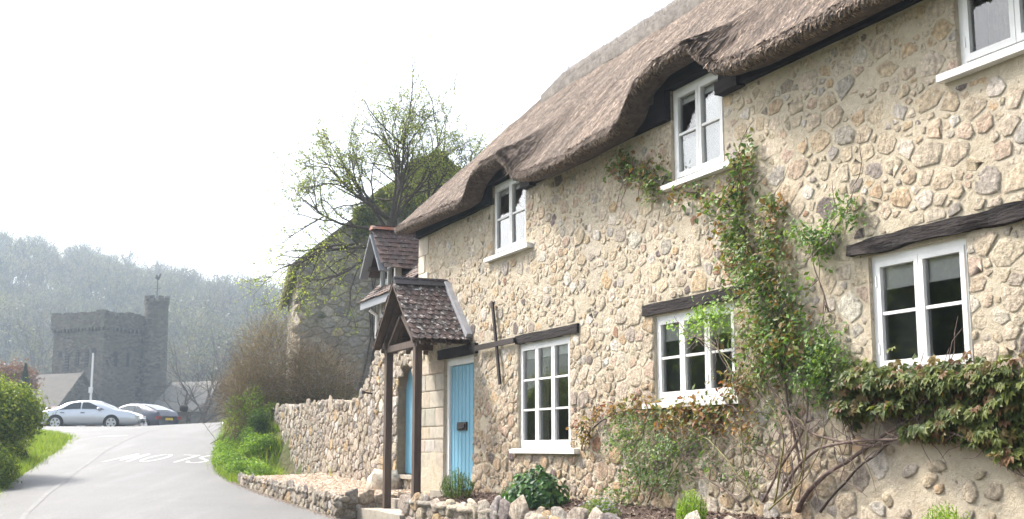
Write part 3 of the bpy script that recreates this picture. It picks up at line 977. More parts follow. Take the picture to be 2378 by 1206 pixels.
# ridge cap: a thick grey saddle with a ragged lower edge
V = []
SR = np.arange(0.45, L, 0.07)
for s in SR:
    rag = 0.05 * noise.noise(Vector((s * 2.5, 1, 1))); w0 = 0.10 * noise.noise(Vector((s * 0.9, 3, 7)))
    for (y, dz) in ((-0.52 + rag, -0.515), (-0.53 + rag, -0.36), (-0.30, -0.13), (-0.10, 0.10), (0, 0.15), (0.15, 0.08), (0.55, -0.36), (0.54, -0.52)):
        V.append((s, RIDGE_Y + y, RIDGE_Z + dz + 0.04 + w0 * 0.5 + 0.018 * noise.noise(Vector((s * 6, y * 6, 2)))))
idx = np.arange(len(V)).reshape(len(SR), 8)
F = np.stack([idx[:-1, :-1], idx[:-1, 1:], idx[1:, 1:], idx[1:, :-1]], -1).reshape(-1, 4)
M['ridge'] = surf('grey_ridge_thatch', (0.30, 0.27, 0.24), (0.20, 0.175, 0.155), 10, 0.95, 50, 0.9, 0.03)
rc = link('ridge_cap', mesh_np('ridge_cap', np.array(V), F, smooth=True), roof, M['ridge'])
tf = []; cf = []
for i in range(5200):
    s = random.uniform(0.45, 9); k = random.random()
    y = RIDGE_Y - 0.52 + 0.55 * k; z = RIDGE_Z - 0.33 + 0.54 * k
    clump = max(0, noise.noise(Vector((s * 1.7, 0, 0))))
    ln = random.uniform(0.05, 0.13) * (1 + 1.6 * clump)
    if random.random() < 0.35: d = np.array([random.gauss(0, 0.5), random.gauss(0.1, 0.3), 0.8])
    else: d = np.array([random.gauss(0, 0.4), -0.66, -0.66])
    d = d / np.linalg.norm(d); p = np.array([s, y, z + 0.03]); e = p + d * ln + np.array([0, -0.02, 0.02]); w = 0.004
    tf.append([p + [-w, 0, 0], p + [w, 0, 0], e]); c = random.uniform(0.18, 0.36); cf.append([[c, c * 0.9, c * 0.8]] * 3)
link('ridge_straw', mesh_np('ridge_straw', np.array(tf).reshape(-1, 3), np.arange(len(tf) * 3).reshape(-1, 3), np.array(cf).reshape(-1, 3)), roof, M['straw'], kind='stuff')


# ------------------------------------------------------------------ porch (part of the cottage)
def tile_mesh(w, l, th, bow=0.01, scallop=True):
    vs = []; n = 4
    for k in range(n + 1):
        u = -w / 2 + w * k / n; z = -bow * (2 * k / n - 1) ** 2
        cut = (0.26 * l * abs(2 * k / n - 1) ** 2.2) if scallop else 0
        for (v, zz) in ((0, 0), (l - cut, 0), (l - cut, -th), (0, -th)): vs.append((u, v, z + zz))
    fs = []
    for k in range(n):
        a, b_ = 4 * k, 4 * (k + 1)
        fs += [(a, b_, b_ + 1, a + 1), (a + 1, b_ + 1, b_ + 2, a + 2), (a + 3, a + 2, b_ + 2, b_ + 3)]
    fs += [(0, 1, 2, 3), (4 * n + 3, 4 * n + 2, 4 * n + 1, 4 * n)]
    return MB().add(vs, fs).mesh('tile')


def lay_tiles(o0, u_ax, down, nrm, width, length, tw, gauge, me, mat, parent, tl, jit=0.006):
    """o0 = top start corner; courses run down the slope"""
    u_ax = Vector(u_ax).normalized(); down = Vector(down).normalized(); nrm = Vector(nrm).normalized()
    rows = int(round(length / gauge)); n = max(1, int(round(width / tw)))
    if len(me.materials) == 0: me.materials.append(mat)
    for r_ in range(rows):
        off = 0.5 if r_ % 2 else 0.0
        for c in range(n + (1 if off else 0)):
            u = (c + 0.5 - off) * width / n
            u = min(max(u, tw * 0.28), width - tw * 0.28)
            p = Vector(o0) + u_ax * u + down * (gauge * (r_ + 1) - tl) + nrm * (0.028 + random.uniform(0, jit))
            tilt = 0.085 + random.uniform(-.02, .03)
            dn = (down * math.cos(tilt) + nrm * math.sin(tilt)).normalized()
            dn = (dn + u_ax * random.uniform(-.03, .03)).normalized()
            z_ = u_ax.cross(dn).normalized(); 
            if z_.dot(nrm) < 0: z_ = -z_
            x_ = dn.cross(z_)
            o = bpy.data.objects.new('tile', me); col.objects.link(o); o.parent = parent
            o.matrix_local = Matrix(((x_.x, dn.x, z_.x, p.x), (x_.y, dn.y, z_.y, p.y), (x_.z, dn.z, z_.z, p.z), (0, 0, 0, 1)))


PX, PE, PRZ, PEZ, PF = 1.40, 0.98, 4.14, 3.20, -0.86
pm = MB()
for sx, zb in ((-1, 0.60), (1, 0.72)):
    pm.box(PX + sx * 0.70 - 0.055, PX + sx * 0.70 + 0.055, PF + 0.06, PF + 0.17, zb, 3.16)
porch = pm.build('porch', M['oak'], cottage)
fr_ = MB()
for sx in (-1, 1):
    fr_.box(PX + sx * 0.70 - 0.05, PX + sx * 0.70 + 0.05, PF + 0.02, -0.01, 3.163, 3.25)       # wall plates
fr_.box(PX - 0.80, PX + 0.80, PF + 0.065, PF + 0.155, 3.10, 3.20)                              # tie beam
fr_.build('porch_beam', M['oak'], porch)
sl = Vector((PE, 0, PEZ - PRZ)); sln = sl.normalized()
for sx in (-1, 1):
    b_ = MB()
    b_.bar((PX + sx * 0.0, PF - 0.01, PRZ - 0.03), (PX + sx * PE, PF - 0.01, PEZ - 0.03), 0.03, 0.12, (0, 1, 0))
    b_.build('bargeboard', M['oak'], porch)
    for yy in (PF + 0.10, PF + 0.30, PF + 0.52, -0.04):
        MB().bar((PX + sx * 0.02, yy, PRZ - 0.075), (PX + sx * (PE - 0.02), yy, PEZ - 0.070), 0.05, 0.07, (0, 1, 0)).build('rafter', M['oak'], porch)
    for k in range(7):
        t = (k + 0.6) / 7; xx = PX + sx * PE * t; zz = PRZ + (PEZ - PRZ) * t - 0.02
        MB().box(xx - 0.02, xx + 0.02, PF, -0.003, zz - 0.012, zz + 0.008).build('batten', M['oak'], porch)
br = MB(); br.bar((PX + 0.62, PF + 0.11, 3.18), (PX + 0.05, PF + 0.11, 3.62), 0.05, 0.09, (0, 1, 0)); br.build('brace', M['oak'], porch)
br = MB(); br.bar((PX - 0.62, PF + 0.11, 3.18), (PX - 0.05, PF + 0.11, 3.62), 0.05, 0.09, (0, 1, 0)); br.build('brace', M['oak'], porch)
tm = tile_mesh(0.118, 0.20, 0.014, 0.006)
tm.materials.append(M['porch_tile'])
slen = math.hypot(PE, PRZ - PEZ)
for sx in (-1, 1):
    dn = Vector((sx * PE, 0, PEZ - PRZ)).normalized(); nr = Vector((sx * (PRZ - PEZ), 0, PE)).normalized()
    lay_tiles((PX, PF - 0.05, PRZ), (0, 1, 0), dn, nr, 0.90, slen + 0.02, 0.118, 0.118, tm, M['porch_tile'], porch, 0.20)
    MB().add([(PX, PF - 0.03, PRZ - 0.004), (PX, -0.005, PRZ - 0.004), (PX + sx * PE, -0.005, PEZ - 0.004), (PX + sx * PE, PF - 0.03, PEZ - 0.004)], [(0, 1, 2, 3)]).build('roof_underlay', M['oak'], porch)
    fl = MB()
    fl.bar((PX + sx * 0.05, -0.045, PRZ + 0.03), (PX + sx * (PE + 0.05), -0.045, PEZ + 0.055), 0.09, 0.10, (0, 1, 0)); fl.build('flashing', M['lead'], porch)
for a, b_ in ((PF - 0.06, -0.33), (-0.325, -0.03)):
    rg = MB()
    for sx in (-1, 1):
        p0 = Vector((PX, 0, PRZ + 0.085)); p1 = p0 + Vector((sx * PE, 0, PEZ - PRZ)).normalized() * 0.17
        n_ = Vector((sx * (PRZ - PEZ), 0, PE)).normalized() * 0.016
        rg.add([(p0.x, a, p0.z), (p0.x, b_, p0.z), (p1.x, b_, p1.z), (p1.x, a, p1.z), (p0.x, a, p0.z + .022), (p0.x, b_, p0.z + .022), (p1.x + n_.x, b_, p1.z + n_.z), (p1.x + n_.x, a, p1.z + n_.z)],
               [(0, 1, 2, 3), (4, 7, 6, 5), (0, 3, 7, 4), (1, 5, 6, 2), (3, 2, 6, 7)])
    rg.build('ridge_tile', M['slate_ridge'], porch)
# ------------------------------------------------------------------ small shape helpers
ICO_V = []
_p = (1 + 5 ** 0.5) / 2
for a, b_ in ((1, _p), (-1, _p), (1, -_p), (-1, -_p)):
    ICO_V += [(0, a, b_), (a, b_, 0), (b_, 0, a)]
ICO_V = np.array(ICO_V) / math.sqrt(1 + _p * _p)
def _hull():
    fs = []; e = 1.06
    n = len(ICO_V)
    for i in range(n):
        for j in range(i + 1, n):
            for k in range(j + 1, n):
                a, b_, c = ICO_V[i], ICO_V[j], ICO_V[k]
                if all(np.linalg.norm(x - y) < e for x, y in ((a, b_), (b_, c), (a, c))):
                    fs.append((i, j, k) if np.dot(np.cross(b_ - a, c - a), a) > 0 else (i, k, j))
    return np.array(fs)
ICO_F = _hull()
def _sub(V, F_):
    V = [tuple(v) for v in V]; mid = {}; out = []
    def m(a, b_):
        k = (min(a, b_), max(a, b_))
        if k not in mid:
            p = (np.array(V[a]) + np.array(V[b_])) / 2; p /= np.linalg.norm(p); mid[k] = len(V); V.append(tuple(p))
        return mid[k]
    for a, b_, c in F_:
        x, y, z = m(a, b_), m(b_, c), m(c, a); out += [(a, x, z), (x, b_, y), (z, y, c), (x, y, z)]
    return np.array(V), np.array(out)
ICO2_V, ICO2_F = _sub(ICO_V, ICO_F)


def lump(c, r, sub=0, amp=0.25, rs=random, pw=0.62):
    """irregular stone"""
    Vb, Fb = (ICO_V, ICO_F) if sub == 0 else (ICO2_V, ICO2_F)
    sd = rs.random() * 50
    k = np.array([1 + amp * noise.noise(Vector(v * 1.3) + Vector((sd, sd, 0))) + rs.uniform(-.5, .5) * amp * 0.4 for v in Vb])
    Vq = np.sign(Vb) * np.abs(Vb) ** pw
    return Vq * k[:, None] * np.array(r) * 0.92 + np.array(c), Fb.copy()


def leaf_cloud(P, Nm, size, colr, aspect=0.5, fold=0.18, up=None):
    """kite-shaped leaves, two triangles each"""
    n = len(P); Nm = Nm / np.maximum(np.linalg.norm(Nm, axis=1, keepdims=True), 1e-6)
    r = rng.normal(size=(n, 3)) if up is None else up + rng.normal(size=(n, 3)) * 0.5
    t = r - (r * Nm).sum(1, keepdims=True) * Nm; t /= np.maximum(np.linalg.norm(t, axis=1, keepdims=True), 1e-6)
    s = np.cross(Nm, t); sz = size[:, None]
    V = np.stack([P - t * sz * 0.5, P + s * sz * aspect * 0.5 + Nm * sz * fold + t * sz * 0.05, P + t * sz * 0.5, P - s * sz * aspect * 0.5 + Nm * sz * fold + t * sz * 0.05], 1).reshape(-1, 3)
    b_ = np.arange(n) * 4
    F_ = np.stack([np.stack([b_, b_ + 2, b_ + 1], -1), np.stack([b_, b_ + 3, b_ + 2], -1)], 1).reshape(-1, 3)
    return V, F_, np.repeat(colr, 4, axis=0)


def cols(n, pal, w=None, var=0.15):
    pal = np.array(pal); i = rng.choice(len(pal), n, p=None if w is None else np.array(w) / np.sum(w))
    return pal[i] * (1 + rng.uniform(-var, var, (n, 1)))


def merge(parts):
    Vs, Fs, Cs = [], [], []; n = 0
    for V, F_, C in parts:
        Vs.append(V); Fs.append(F_ + n); Cs.append(C); n += len(V)
    return np.concatenate(Vs), np.concatenate(Fs), np.concatenate(Cs)


def blob_leaves(blobs, dens, size, pal, w=None, aspect=0.5, out=(0, 0, 0), clump=0.0, fill=0.35):
    """leaves spread through ellipsoids (cx,cy,cz,rx,ry,rz)"""
    Ps, Ns = [], []
    for (cx_, cy_, cz_, rx, ry, rz) in blobs:
        n = max(4, int(dens * (rx * ry + ry * rz + rx * rz) * 4))
        d = rng.normal(size=(n, 3)); d /= np.linalg.norm(d, axis=1, keepdims=True)
        rr = (fill + (1 - fill) * rng.random((n, 1)) ** 0.5) * (1 + clump * rng.normal(size=(n, 1)))
        Ps.append(np.array([cx_, cy_, cz_]) + d * rr * np.array([rx, ry, rz])); Ns.append(d + rng.normal(size=(n, 3)) * 0.6 + np.array(out) + np.array([0, 0, 0.35]))
    P = np.concatenate(Ps); Nn = np.concatenate(Ns)
    sz = rng.uniform(0.7, 1.3, len(P)) * size
    return leaf_cloud(P, Nn, sz, cols(len(P), pal, w), aspect)


def grass_blades(P, h, pal, lean=0.35, w=0.012):
    n = len(P); a = rng.uniform(0, 6.283, n); hh = rng.uniform(0.5, 1.2, n) * h
    s = np.stack([np.cos(a), np.sin(a), np.zeros(n)], -1) * w
    tip = P + np.stack([rng.normal(size=n) * lean * hh, rng.normal(size=n) * lean * hh, hh], -1)
    V = np.stack([P - s, P + s, tip], 1).reshape(-1, 3)
    return V, np.arange(3 * n).reshape(-1, 3), np.repeat(cols(n, pal), 3, axis=0)


def grow(mb, p, d, length, r, depth, maxd, tips, P, rs):
    """one branch and its children"""
    n = P.get('seg', 5); pts = [Vector(p)]; d = Vector(d).normalized()
    for k in range(n):
        d = (d + Vector((rs.gauss(0, 1), rs.gauss(0, 1), rs.gauss(0, 1))) * P['bend'] + Vector((0, 0, P['grav'][min(depth, len(P['grav']) - 1)]))).normalized()
        pts.append(pts[-1] + d * length / n)
    r1 = r * (0.45 if depth < maxd else 0.25)
    rsq = [r + (r1 - r) * k / n for k in range(n + 1)]
    mb.tube(pts, rsq, 6 if depth < 2 else (4 if depth == 2 else 3), cap=False)
    if depth >= maxd - 1:
        for k in range(1, n + 1): tips.append((pts[k], d))
    if depth == maxd: return
    nc = P['kids'][depth]
    for k in range(nc):
        t = rs.uniform(0.3, 1.0) if k else 1.0
        i = min(int(t * n), n - 1); f = t * n - i; q = pts[i].lerp(pts[i + 1], f)
        ax = Vector((rs.gauss(0, 1), rs.gauss(0, 1), rs.gauss(0, 1))).cross(d)
        if ax.length < 1e-3: continue
        dd = Matrix.Rotation(rs.uniform(*P['ang']), 3, ax.normalized()) @ (pts[i + 1] - pts[i]).normalized()
        grow(mb, q, dd, length * rs.uniform(*P['ratio']), max(rsq[i] * 0.62, P['rmin']), depth + 1, maxd, tips, P, rs)


# ------------------------------------------------------------------ garden wall and the tiled cottage behind it
def gw_top(u):
    return float(np.interp(u, [-11.2, -10, -8, -6, -4.4, -3.6, -3.0, -2.6, -2.23, -2.0], [2.56, 2.58, 2.53, 2.56, 2.47, 2.50, 2.90, 3.22, 3.52, 3.86]))


gwall = thing('garden_wall', (-6, 0.2, 0.8), 'rough rubble garden wall sweeping up to meet the tiled cottage', 'wall', frame=FR)
mb = MB(); uu = np.arange(-10.9, -2.29, 0.12); vs = []; fs = []
for u in uu:
    t_ = gw_top(u) - 0.05 + 0.03 * noise.noise(Vector((u * 4, 0, 0)))
    vs += [(u, 0.02, 0.4), (u, 0.02, t_), (u, 0.42, t_), (u, 0.42, 0.4)]
for i in range(len(uu) - 1):
    for k in range(3): a = 4 * i + k; fs.append((a, a + 4, a + 5, a + 1))
fs += [(0, 1, 2, 3), tuple(4 * (len(uu) - 1) + k for k in (3, 2, 1, 0))]
gcore = mb.add(vs, fs).build('wall', M['mortar_dark'], gwall)
polys = lay_stones(-10.9, -2.32, 0.45, 4.0, lambda u, v: v < gw_top(u) - 0.04,
                   lambda u, v, k: random.uniform(0.095, 0.14) if k < 0.05 else (random.uniform(0.06, 0.095) if k < 0.3 else random.uniform(0.035, 0.06)),
                   lambda u, v: 0.010, 14000, (), 1.3, 1.5)
items = []
for po, ar, u, v, r in polys:
    V, F_ = stone_geo(po, random.uniform(0.006, 0.026), lambda a, b_, c: (a, 0.02 - c, b_), flat=0.3)
    c = pick(PALW)
    if u < -6 : c = c * 0.95
    items.append((V, F_, c, ar / cam_dist((u, 0, v)) ** 2))
put_stones(items, gcore, M['wallstone'], edge=(0.30, 0.24, 0.18))
u = -10.9
while u < -2.4:
    w = random.uniform(0.10, 0.22)
    V, F_ = lump((u + w / 2, random.uniform(0.12, 0.25), gw_top(u + w / 2) - 0.03), (w * 0.56, random.uniform(0.14, 0.22), random.uniform(0.07, 0.12)))
    link('coping_stone', mesh_np('coping_stone', V, F_, np.tile(pick(PALW), (len(V), 1)), smooth=True), gcore, M['wallstone'])
    u += w * 0.9
MB().tube([(-2.6, 0.0, 2.60), (-2.6, -0.16, 2.62)], 0.018, 6).tube([(-2.6, -0.15, 2.62), (-2.6, -0.20, 2.62)], 0.035, 8).build('iron_peg', M['iron'], gwall)

tiled = thing('tiled_cottage', (-1.2, 0.2, 0.8), 'small stone cottage with red tiled roof and gabled dormer beyond the thatched house', 'cottage', frame=FR)
AX0, AX1, ASP, ABOT = -1.12, -0.20, 2.62, 1.14
def arch_z(x):
    t = (x - AX0) / (AX1 - AX0) * 2 - 1
    return ASP + 0.42 * math.sqrt(max(0, 1 - t * t))
mb = MB(); EZ = 4.22
mb.add([(-2.32, 0.012, .4), (AX0, 0.012, .4), (AX0, 0.012, EZ), (-2.32, 0.012, EZ)], [(0, 1, 2, 3)])
mb.add([(AX1, 0.012, .4), (-0.004, 0.012, .4), (-0.004, 0.012, EZ), (AX1, 0.012, EZ)], [(0, 1, 2, 3)])
mb.add([(AX0, 0.012, .4), (AX1, 0.012, .4), (AX1, 0.012, ABOT), (AX0, 0.012, ABOT)], [(0, 1, 2, 3)])
xa = [AX0 + (AX1 - AX0) * k / 16 for k in range(17)]
for a, b_ in zip(xa[:-1], xa[1:]):
    za, zb = arch_z(a), arch_z(b_)
    mb.add([(a, 0.012, za), (b_, 0.012, zb), (b_, 0.012, EZ), (a, 0.012, EZ)], [(0, 1, 2, 3)])
    mb.add([(a, 0.012, za), (a, 0.25, za), (b_, 0.25, zb), (b_, 0.012, zb)], [(0, 1, 2, 3)])
for x in (AX0, AX1): mb.add([(x, 0.012, ABOT), (x, 0.25, ABOT), (x, 0.25, ASP), (x, 0.012, ASP)], [(0, 1, 2, 3)])
mb.add([(-2.32, 0.012, .4), (-2.32, 4.5, .4), (-2.32, 4.5, EZ), (-2.32, 2.25, EZ + 1.7), (-2.32, 0.012, EZ)], [(0, 1, 2, 3, 4)])
twall = mb.build('wall', M['mortar_dark'], tiled)
polys = lay_stones(-2.32, -0.01, 0.5, 4.2, lambda u, v: not (AX0 - 0.03 < u < AX1 + 0.03 and ABOT - 0.03 < v < (arch_z(min(max(u, AX0), AX1)) + 0.04)),
                   lambda u, v, k: random.uniform(0.08, 0.12) if k < 0.08 else random.uniform(0.04, 0.075), lambda u, v: 0.012, 6000, [(AX0, AX1, ABOT, ASP)], 1.25, 1.5)
items = []
for po, ar, u, v, r in polys:
    V, F_ = stone_geo(po, random.uniform(0.010, 0.03), lambda a, b_, c: (a, 0.012 - c, b_), flat=0.3)
    items.append((V, F_, pick(PALW) * 1.12, ar))
put_stones(items, twall, M['wallstone'])
gate = MB().box(AX0 - 0.02, AX1 + 0.02, 0.19, 0.21, ABOT, 3.06).build('door', M['blue'], tiled)
nb = 6; bw = (AX1 - AX0) / nb
for i in range(nb):
    a, b_ = AX0 + i * bw + 0.003, AX0 + (i + 1) * bw - 0.006
    MB().add([(a, 0.165, ABOT + .03), (b_, 0.165, ABOT + .03), (b_, 0.165, arch_z(b_)), (a, 0.165, arch_z(a)), (a, 0.19, ABOT + .03), (b_, 0.19, ABOT + .03), (b_, 0.19, arch_z(b_)), (a, 0.19, arch_z(a))],
             [(0, 1, 2, 3), (0, 3, 7, 4), (1, 5, 6, 2), (3, 2, 6, 7), (0, 4, 5, 1)]).build('plank', M['blue'], gate)
M['worn_step'] = bpy.data.materials['worn_step']
MB().box(AX0 - 0.1, AX1 + 0.1, -0.06, 0.2, ABOT - 0.06, ABOT - 0.002).build('threshold', M['worn_step'], tiled)
# main roof: slope up from the eaves
M['grey_board'] = surf('grey_painted_board', (0.27, 0.28, 0.30), (0.22, 0.23, 0.25), 8, 0.6, 40, 0.2, 0.004, stretch=(0.2, 1, 1))
RP = R(42)
rf = MB(); rl = 3.3
y0r, z0r = -0.22, 4.30
y1r, z1r = y0r + rl * math.cos(RP), z0r + rl * math.sin(RP)
rf.add([(-2.66, y0r, z0r), (-0.02, y0r, z0r), (-0.02, y1r, z1r), (-2.66, y1r, z1r), (-2.66, 2 * y1r - y0r, z0r), (-0.02, 2 * y1r - y0r, z0r)], [(0, 1, 2, 3), (3, 2, 5, 4)])
troof = rf.build('roof', M['oak'], tiled)
tm2 = tile_mesh(0.165, 0.26, 0.014, 0.008, scallop=False)
lay_tiles((-2.68, y0r + 1.5 * math.cos(RP), z0r + 1.5 * math.sin(RP)), (1, 0, 0), (0, -math.cos(RP), -math.sin(RP)), (0, -math.sin(RP), math.cos(RP)), 2.62, 1.53, 0.165, 0.11, tm2, M['red_tile'], troof, 0.26)
fb = MB(); fb.box(-2.66, -0.02, -0.25, -0.21, 4.16, 4.30); fb.build('fascia', M['grey_board'], tiled)
mb = MB(); mb.bar((-2.67, -0.20, 4.26), (-2.67, 1.5, 4.26 + 1.7 * math.tan(RP)), 0.03, 0.16, (1, 0, 0)); mb.build('bargeboard', M['grey_board'], tiled)
# dormer standing on the wall head
DX, DH, DAZ, DEZ, DF = -1.72, 0.62, 5.52, 4.80, -0.30
dm = MB()
dm.box(DX - 0.45, DX - 0.38, -0.02, 0.06, 3.98, 4.92); dm.box(DX + 0.38, DX + 0.45, -0.02, 0.06, 3.98, 4.92)
dm.box(DX - 0.38, DX + 0.38, -0.02, 0.06, 4.84, 4.92); dm.box(DX - 0.38, DX + 0.38, -0.02, 0.06, 3.98, 4.05); dm.box(DX - 0.025, DX + 0.025, -0.02, 0.06, 4.05, 4.84)
dm.box(DX + 0.38, DX + 0.452, 0.06, 0.10, 3.98, 4.92); dm.box(DX + 0.39, DX + 0.45, 0.42, 0.50, 4.3, 4.92); dm.box(DX + 0.39, DX + 0.45, 0.10, 0.42, 4.60, 4.63)
dormer = dm.build('dormer', M['white'], tiled)
for (a, b_) in ((DX - 0.38, DX - 0.025), (DX + 0.025, DX + 0.38)):
    MB().add([(a, 0.02, 4.05), (b_, 0.02, 4.05), (b_, 0.02, 4.84), (a, 0.02, 4.84)], [(0, 1, 2, 3)]).build('pane', M['glass'], dormer)
MB().add([(DX + 0.42, 0.10, 4.3), (DX + 0.42, 0.42, 4.3), (DX + 0.42, 0.42, 4.88), (DX + 0.42, 0.10, 4.88)], [(0, 1, 2, 3)]).build('pane', M['glass'], dormer)
ck = MB()
ck.add([(DX + 0.43, 0.5, 4.3), (DX + 0.43, 1.6, 4.9), (DX + 0.43, 1.6, 4.95), (DX + 0.43, 0.5, 4.95)], [(0, 1, 2, 3)])
ck.add([(DX - 0.43, 0.06, 4.2), (DX - 0.43, 1.6, 4.9), (DX - 0.43, 1.6, 4.95), (DX - 0.43, 0.06, 4.95)], [(0, 1, 2, 3)])
ck.add([(DX - 0.45, 0.0, 4.92), (DX + 0.45, 0.0, 4.92), (DX, 0.0, 5.45)], [(0, 1, 2)])
ck.build('cheek', M['oak'], dormer)
tm3 = tile_mesh(0.165, 0.24, 0.014, 0.008, scallop=False)
dsl = math.hypot(DH, DAZ - DEZ)
for sx in (-1, 1):
    dn = Vector((sx * DH, 0, DEZ - DAZ)).normalized(); nr = Vector((sx * (DAZ - DEZ), 0, DH)).normalized()
    lay_tiles((DX, DF, DAZ), (0, 1, 0), dn, nr, 1.95, dsl + 0.03, 0.165, 0.115, tm3, M['red_tile'], dormer, 0.24)
    MB().add([(DX, DF, DAZ - .01), (DX, 1.7, DAZ - .01), (DX + sx * DH, 1.7, DEZ - .01), (DX + sx * DH, DF, DEZ - .01)], [(0, 1, 2, 3)]).build('roof_underlay', M['oak'], dormer)
    MB().bar((DX, DF + 0.01, DAZ - 0.07), (DX + sx * (DH - 0.01), DF + 0.01, DEZ - 0.09), 0.03, 0.16, (0, 1, 0)).build('bargeboard', M['grey_board'], dormer)
    MB().box(DX + sx * 0.45 - 0.05, DX + sx * 0.45 + 0.05, DF + 0.05, 1.2, 4.84, 4.92).build('wall_plate', M['oak'], dormer)
y = DF - 0.05
while y < 1.7:
    rg = MB(); pts = []
    n = 6
    for yy in (y, y + 0.33):
        for k in range(n + 1):
            a = math.pi * (0.12 + 0.76 * k / n); pts.append((DX + 0.125 * math.cos(a), yy, DAZ - 0.02 + 0.125 * math.sin(a)))
    rg.add(pts, [(k, k + 1, n + 2 + k, n + 1 + k) for k in range(n)]); rg.add(pts[:n + 1], [tuple(range(n + 1))])
    rg.build('ridge_tile', M['terracotta'], dormer, smooth=False); y += 0.335
MB().tube([(-2.20, -0.20, 4.12), (-2.20, -0.06, 4.02), (-2.20, -0.06, 3.6)], 0.035, 8).build('gutter', M['white'], tiled)
ae = MB(); ae.tube([(-1.2, 1.9, 6.3), (-1.2, 1.9, 7.1)], 0.012, 5); ae.tube([(-1.45, 1.9, 7.05), (-0.9, 1.9, 7.05)], 0.008, 4)
for q in (-1.4, -1.25, -1.1, -0.95): ae.tube([(q, 1.9, 6.93), (q, 1.9, 7.17)], 0.006, 4)
ae.build('aerial', M['lead'], tiled)

# ------------------------------------------------------------------ raised terrace in front of the garden wall
terr = thing('stone_terrace', (-3, -0.8, 0.6), 'low raised terrace of rough stone topped with pale gravel beside the lane', 'terrace', frame=FR)
TA, TB = Vector((-6.3, -1.66)), Vector((0.33, -1.40))
TLn = (TB - TA).length; TD = (TB - TA) / TLn; TN = Vector((TD.y, -TD.x))
def t_top(s): return float(np.interp(s, [-11, -6.3, 0.33], [1.10, 1.03, 0.83]))
mb = MB()
A3 = [(TA.x, TA.y), (TB.x, TB.y), (TB.x, 0.0), (TA.x, 0.0)]
mb.add([(p[0], p[1], 0.2) for p in A3] + [(p[0], p[1], t_top(p[0]) - 0.03) for p in A3], [(0, 1, 5, 4), (1, 2, 6, 5), (2, 3, 7, 6), (3, 0, 4, 7), (4, 5, 6, 7)])
tcore = mb.build('wall', M['mortar_dark'], terr)
def mp_front(u, v, h): q = TA + TD * u + TN * h; return (q.x, q.y, v)
def mp_end(u, v, h): return (TB.x + h, TB.y + u, v)
items = []
for mp, ln, tp in ((mp_front, TLn, lambda u: t_top(TA.x + TD.x * u)), (mp_end, 1.4, lambda u: t_top(TB.x))):
    for po, ar, u, v, r in lay_stones(0, ln, 0.28, 1.1, lambda a, b_: b_ < tp(a) - 0.03, lambda a, b_, k: random.uniform(0.075, 0.12) if k < 0.15 else random.uniform(0.035, 0.07), lambda a, b_: 0.010, 4500, (), 1.35, 1.5):
        V, F_ = stone_geo(po, random.uniform(0.012, 0.04), mp, flat=0.3); items.append((V, F_, pick(PALW) * 0.92, ar))
put_stones(items, tcore, M['wallstone'])
u = 0
while u < TLn:
    w = random.uniform(0.12, 0.26); q = TA + TD * (u + w / 2) - TN * 0.06
    V, F_ = lump((q.x, q.y, t_top(q.x) - 0.035), (w * 0.55, 0.12, 0.055)); u += w * 0.95
    link('edging_stone', mesh_np('edging_stone', V, F_, np.tile(pick(PALW), (len(V), 1)), smooth=True), tcore, M['wallstone'])
M['gravel'] = attr_mat('gravel', (0.8, 1.2), 60, 0.9, 0.0)
M['gravel_bed'] = surf('gravel_bed', (0.50, 0.40, 0.29), (0.40, 0.31, 0.22), 40, 0.95, 70, 1.0, 0.02)
xs_ = np.linspace(TA.x + 0.1, TB.x - 0.02, 60); V = []
for x in xs_:
    yf = TA.y + (x - TA.x) * TD.y / TD.x + 0.10
    for k in range(9):
        V.append((x, yf + (0.03 - yf) * k / 8, t_top(x) - 0.012 + 0.05 * (k / 8) ** 2 + 0.01 * noise.noise(Vector((x * 3, k, 0)))))
idx = np.arange(len(V)).reshape(60, 9); F = np.stack([idx[:-1, :-1], idx[1:, :-1], idx[1:, 1:], idx[:-1, 1:]], -1).reshape(-1, 4)
link('gravel_bed', mesh_np('gravel_bed', np.array(V), F, smooth=True), terr, M['gravel_bed'])
parts = []
for i in range(4200):
    x = random.uniform(TA.x + 0.1, TB.x - 0.03); k = random.random(); yf = TA.y + (x - TA.x) * TD.y / TD.x + 0.10; y = yf + (0.0 - yf) * k
    r = random.uniform(0.008, 0.020)
    Vb = ICO_V[:, :] * np.array([r * random.uniform(.8, 1.5), r * random.uniform(.8, 1.5), r * 0.6]) + np.array([x, y, t_top(x) - 0.004 + 0.05 * k * k])
    parts.append((Vb, ICO_F, np.tile(pick([((0.56, 0.45, 0.33), 3), ((0.62, 0.53, 0.42), 2), ((0.46, 0.33, 0.22), 2)]), (12, 1))))
V, F, C = merge(parts)
link('gravel', mesh_np('gravel', V, F, C), terr, M['gravel'], kind='stuff')
V, F_ = lump((-1.15, -0.20, 0.98), (0.62, 0.30, 0.28), 1, 0.45, pw=0.9)
bo = link('boulder', mesh_np('boulder', V, F_, np.tile((0.56, 0.49, 0.40), (len(V), 1)), smooth=True), None, M['wallstone'])
bo.matrix_world = FR
tag(bo, 'large pale weathered boulder against the wall beside the arched blue door', 'boulder')
# scatter of grit along the lane edge
parts = []
for i in range(900):
    u = random.uniform(-0.5, TLn + 0.6); q = TA + TD * u + TN * abs(random.gauss(0.06, 0.07)); p = FR @ Vector((q.x, q.y, 0))
    r = random.uniform(0.006, 0.018)
    parts.append((ICO_V * r + np.array([p.x, p.y, float(road_h(p.y)) + 0.015]), ICO_F, np.tile(pick([((0.42, 0.34, 0.25), 3), ((0.30, 0.24, 0.18), 2)]), (12, 1))))
V, F, C = merge(parts)
tag(link('gravel', mesh_np('road_grit', V, F, C), None, M['gravel']), 'loose grit gathered along the foot of the terrace', 'gravel', kind='stuff')

